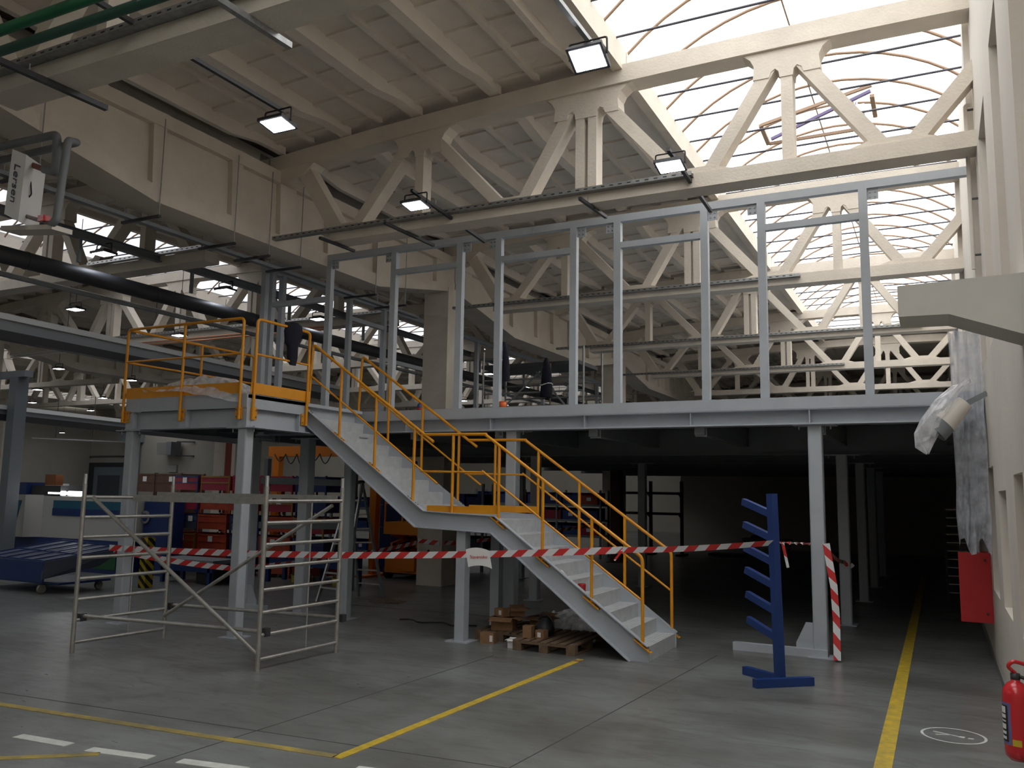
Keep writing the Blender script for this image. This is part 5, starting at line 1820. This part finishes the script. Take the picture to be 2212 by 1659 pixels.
MB().box(-12.17, -11.97, 17.285, 17.299, 2.40, 2.62).build('paper_tag', PAPER, ws)

# scissor lift
slf = thing('scissor_lift', 'yellow scissor lift parked behind the concrete column', 'lift', (-10.95, 17, 0))
MB().box(-11.45, -10.55, 16.35, 17.9, 0.14, 0.50).build('chassis', ORG, slf)
MB().box(-11.1, -10.62, 16.30, 16.349, 0.20, 0.62).build('battery_door', ORG, slf)
for x in (-11.50, -10.62):
    for y in (16.5, 17.7):
        MB().tube((x, y, 0.14), (x + 0.12, y, 0.14), 0.14, 16).build('wheel', BLACK, slf)
for s, (za, zb_) in enumerate(((0.52, 0.76), (0.76, 1.0))):
    for x in (-11.35, -10.65):
        MB().bar((x, 16.45, za), (x, 17.8, zb_), 0.05, 0.08).bar((x, 17.8, za), (x, 16.45, zb_), 0.05, 0.08).build('scissor_arm', ORG, slf)
MB().box(-11.48, -10.52, 16.3, 17.95, 1.0, 1.28).build('platform', ORG, slf)
for x in (-11.46, -10.98, -10.54):
    for y in (16.32, 17.93):
        MB().bar((x, y, 1.28), (x, y, 2.15), 0.035, 0.035).build('rail_post', ORG, slf)
for z in (1.7, 2.15):
    MB().bar((-11.46, 16.32, z), (-10.54, 16.32, z), 0.03, 0.03).bar((-11.46, 17.93, z), (-10.54, 17.93, z), 0.03, 0.03).bar((-11.46, 16.32, z), (-11.46, 17.93, z), 0.03, 0.03).bar((-10.54, 16.32, z), (-10.54, 17.93, z), 0.03, 0.03).build('guard_rail', ORG, slf)

# under the mezzanine, far end
rc = thing('rusty_column', 'rusty red brown steel column under the mezzanine beside the pale column', 'column', (-8.6, 24, 0))
RUST = mat('rust_red_primer', (0.085, 0.028, 0.02), 0.7)
MB().box(-8.76, -8.45, 23.95, 23.97, 0.02, 2.68).box(-8.76, -8.45, 24.2, 24.22, 0.02, 2.68).box(-8.61, -8.595, 23.97, 24.2, 0.02, 2.68).build('h_section', RUST, rc)
MB().box(-8.85, -8.35, 23.85, 24.32, 0, 0.02).build('base_plate', RUST, rc)
fr2 = thing('cantilever_rack', 'empty dark cantilever rack near the end wall under the mezzanine', 'rack', (-8.4, 28, 0))
for x in (-9.9, -8.85, -7.78):
    MB().box(x, x + 0.09, 28.0, 28.12, 0.06, 2.45).build('upright', DARKM, fr2)
    MB().box(x - 0.06, x + 0.16, 27.62, 28.4, 0, 0.06).build('foot', DARKM, fr2)
for z in (1.32, 2.0):
    MB().box(-9.9, -7.7, 28.01, 28.09, z, z + 0.09).build('tie_beam', DARKM, fr2)
    for x in (-9.9, -8.85, -7.78):
        MB().prism([(27.65, z + 0.05), (28.0, z - 0.10), (28.0, z + 0.09), (27.65, z + 0.09)], x + 0.01, x + 0.07, 'x').build('arm', DARKM, fr2)
wb = thing('dark_workbench', 'dim workbench with clutter at the far wall under the mezzanine', 'bench', (-5.2, 29, 0))
MB().box(-5.9, -4.4, 28.7, 29.4, 0.55, 0.62).build('top', STEELD, wb)
for x in (-5.85, -4.53):
    for y in (28.72, 29.3):
        MB().box(x, x + 0.08, y, y + 0.08, 0, 0.55).build('leg', STEELD, wb)
crumple('debris_heap', (-5.4, 29.05, 0.62), 0.3, 0.2, 0.16, DARKM, 'small dark heap of clutter on the dim workbench', 'clutter', 9)
tag(MB().box(-7.0, -5.9, 28.6, 29.3, 0.02, 0.09).build('floor_sheet', DARKM), 'dark flat sheet on the floor beside the dim workbench', 'sheet')

# ================================================================== FAR WALL
dg = thing('wall_door', 'wide grey door with a dark frame in the far wall behind the machine', 'door', (-57.5, 44.9, 0))
MB().box(-60, -54.5, 44.90, 44.99, 3.45, 3.78).box(-60, -59.4, 44.90, 44.99, 0, 3.45).box(-55.1, -54.5, 44.90, 44.99, 0, 3.45).build('frame', mat('black_door_frame', (0.03, 0.035, 0.04), 0.5), dg)
MB().box(-59.4, -55.1, 44.93, 44.98, 0.02, 3.45).build('leaf', mat('blue_grey_door', (0.16, 0.20, 0.23), 0.5), dg)
MB().box(-58.9, -56.4, 44.915, 44.929, 0.6, 2.8).build('window_panel', mat('dark_door_glass', (0.06, 0.075, 0.09), 0.2), dg)
uh = thing('unit_heater', 'wall mounted air heater on brackets on the far wall', 'heater', (-50.6, 44.3, 4.2))
MB().box(-51.5, -50.4, 44.0, 44.8, 4.35, 5.2).build('casing', mat('dull_foil', (0.40, 0.40, 0.38), 0.4, 0.5), uh)
MB().box(-50.39, -49.9, 43.9, 44.8, 4.3, 5.25).build('fan_box', STEELD, uh)
for z in (4.25, 5.28):
    MB().bar((-49.9, 44.4, z), (-48.7, 44.95, z), 0.08, 0.08).build('bracket', DARKM, uh)
cdt = thing('conduit', 'thin dark conduit on the far wall', 'conduit', (-52, 44.9, 4))
c1, c2, c3 = at(110, 1040, y=44.9), at(110, 987, y=44.9), at(290, 985, y=44.9)
MB().path(bend([c1, c2, c3], 0.3), 0.06, 6).build('tube', mat('dark_grey_conduit', (0.10, 0.10, 0.09), 0.6), cdt)
MB().box(c2.x - 0.1, c2.x + 0.1, 44.9, 44.99, 2.8, 3.0).build('saddle', STEELD, cdt)
wpn = thing('wall_panel_board', 'pale board fixed to the far wall below the air heater', 'board', (-49.5, 44.9, 3))
p1, p2 = at(365, 1005, y=44.93), at(381, 1020, y=44.93)
MB().box(p1.x, p2.x, 44.90, 44.97, p2.z, p1.z).build('board', mat('grey_board', (0.40, 0.40, 0.38), 0.6), wpn)
MB().box(p1.x - 0.05, p2.x + 0.05, 44.97, 44.99, p2.z - 0.05, p1.z + 0.05).build('board_frame', STEELD, wpn)
rp = thing('red_pipe', 'dark red vertical pipe beside the pale column at the crate stacks', 'pipe', (-27.1, 26.6, 0))
MB().tube((-26.95, 26.75, 0), (-26.95, 26.75, 6.3), 0.13, 12).build('tube', mat('dark_red_pipe', (0.20, 0.03, 0.02), 0.5), rp)
MB().tube((-26.95, 26.75, 0), (-26.95, 26.75, 0.04), 0.2, 12).build('floor_collar', STEELD, rp)
dp = thing('roof_drain', 'grey drain pipe with a hopper on the far wall behind the platform', 'pipe', (-47, 44.7, 0))
a = at(290, 960, y=44.6)
MB().box(a.x - 0.5, a.x + 0.35, 44.2, 44.95, 0.02, 5.3).build('duct', mat('grey_blue_duct', (0.15, 0.17, 0.18), 0.5), dp)
MB().box(a.x - 0.9, a.x + 0.6, 43.9, 44.95, 5.3, 6.2).build('hopper', STEELD, dp)
lo = thing('hanging_louvre', 'grey louvre panel hanging in the distance above the machine', 'louvre', (-34, 25, 3.95))
for k in range(8):
    u = k / 7
    p = at(100 + 120 * u, 946 + 6 * u, y=24.5)
    MB().bar(p + Vector((-0.9, 0, 0)), p + Vector((1.0, 0.9, -0.04)), 0.25, 0.03).build('slat', mat('pale_slat', (0.42, 0.43, 0.42), 0.5), lo)
for px_ in (120, 200):
    p = at(px_, 946, y=24.9)
    MB().tube(p, (p.x, p.y, 5.9), 0.015, 6).build('hanger', DARKM, lo)
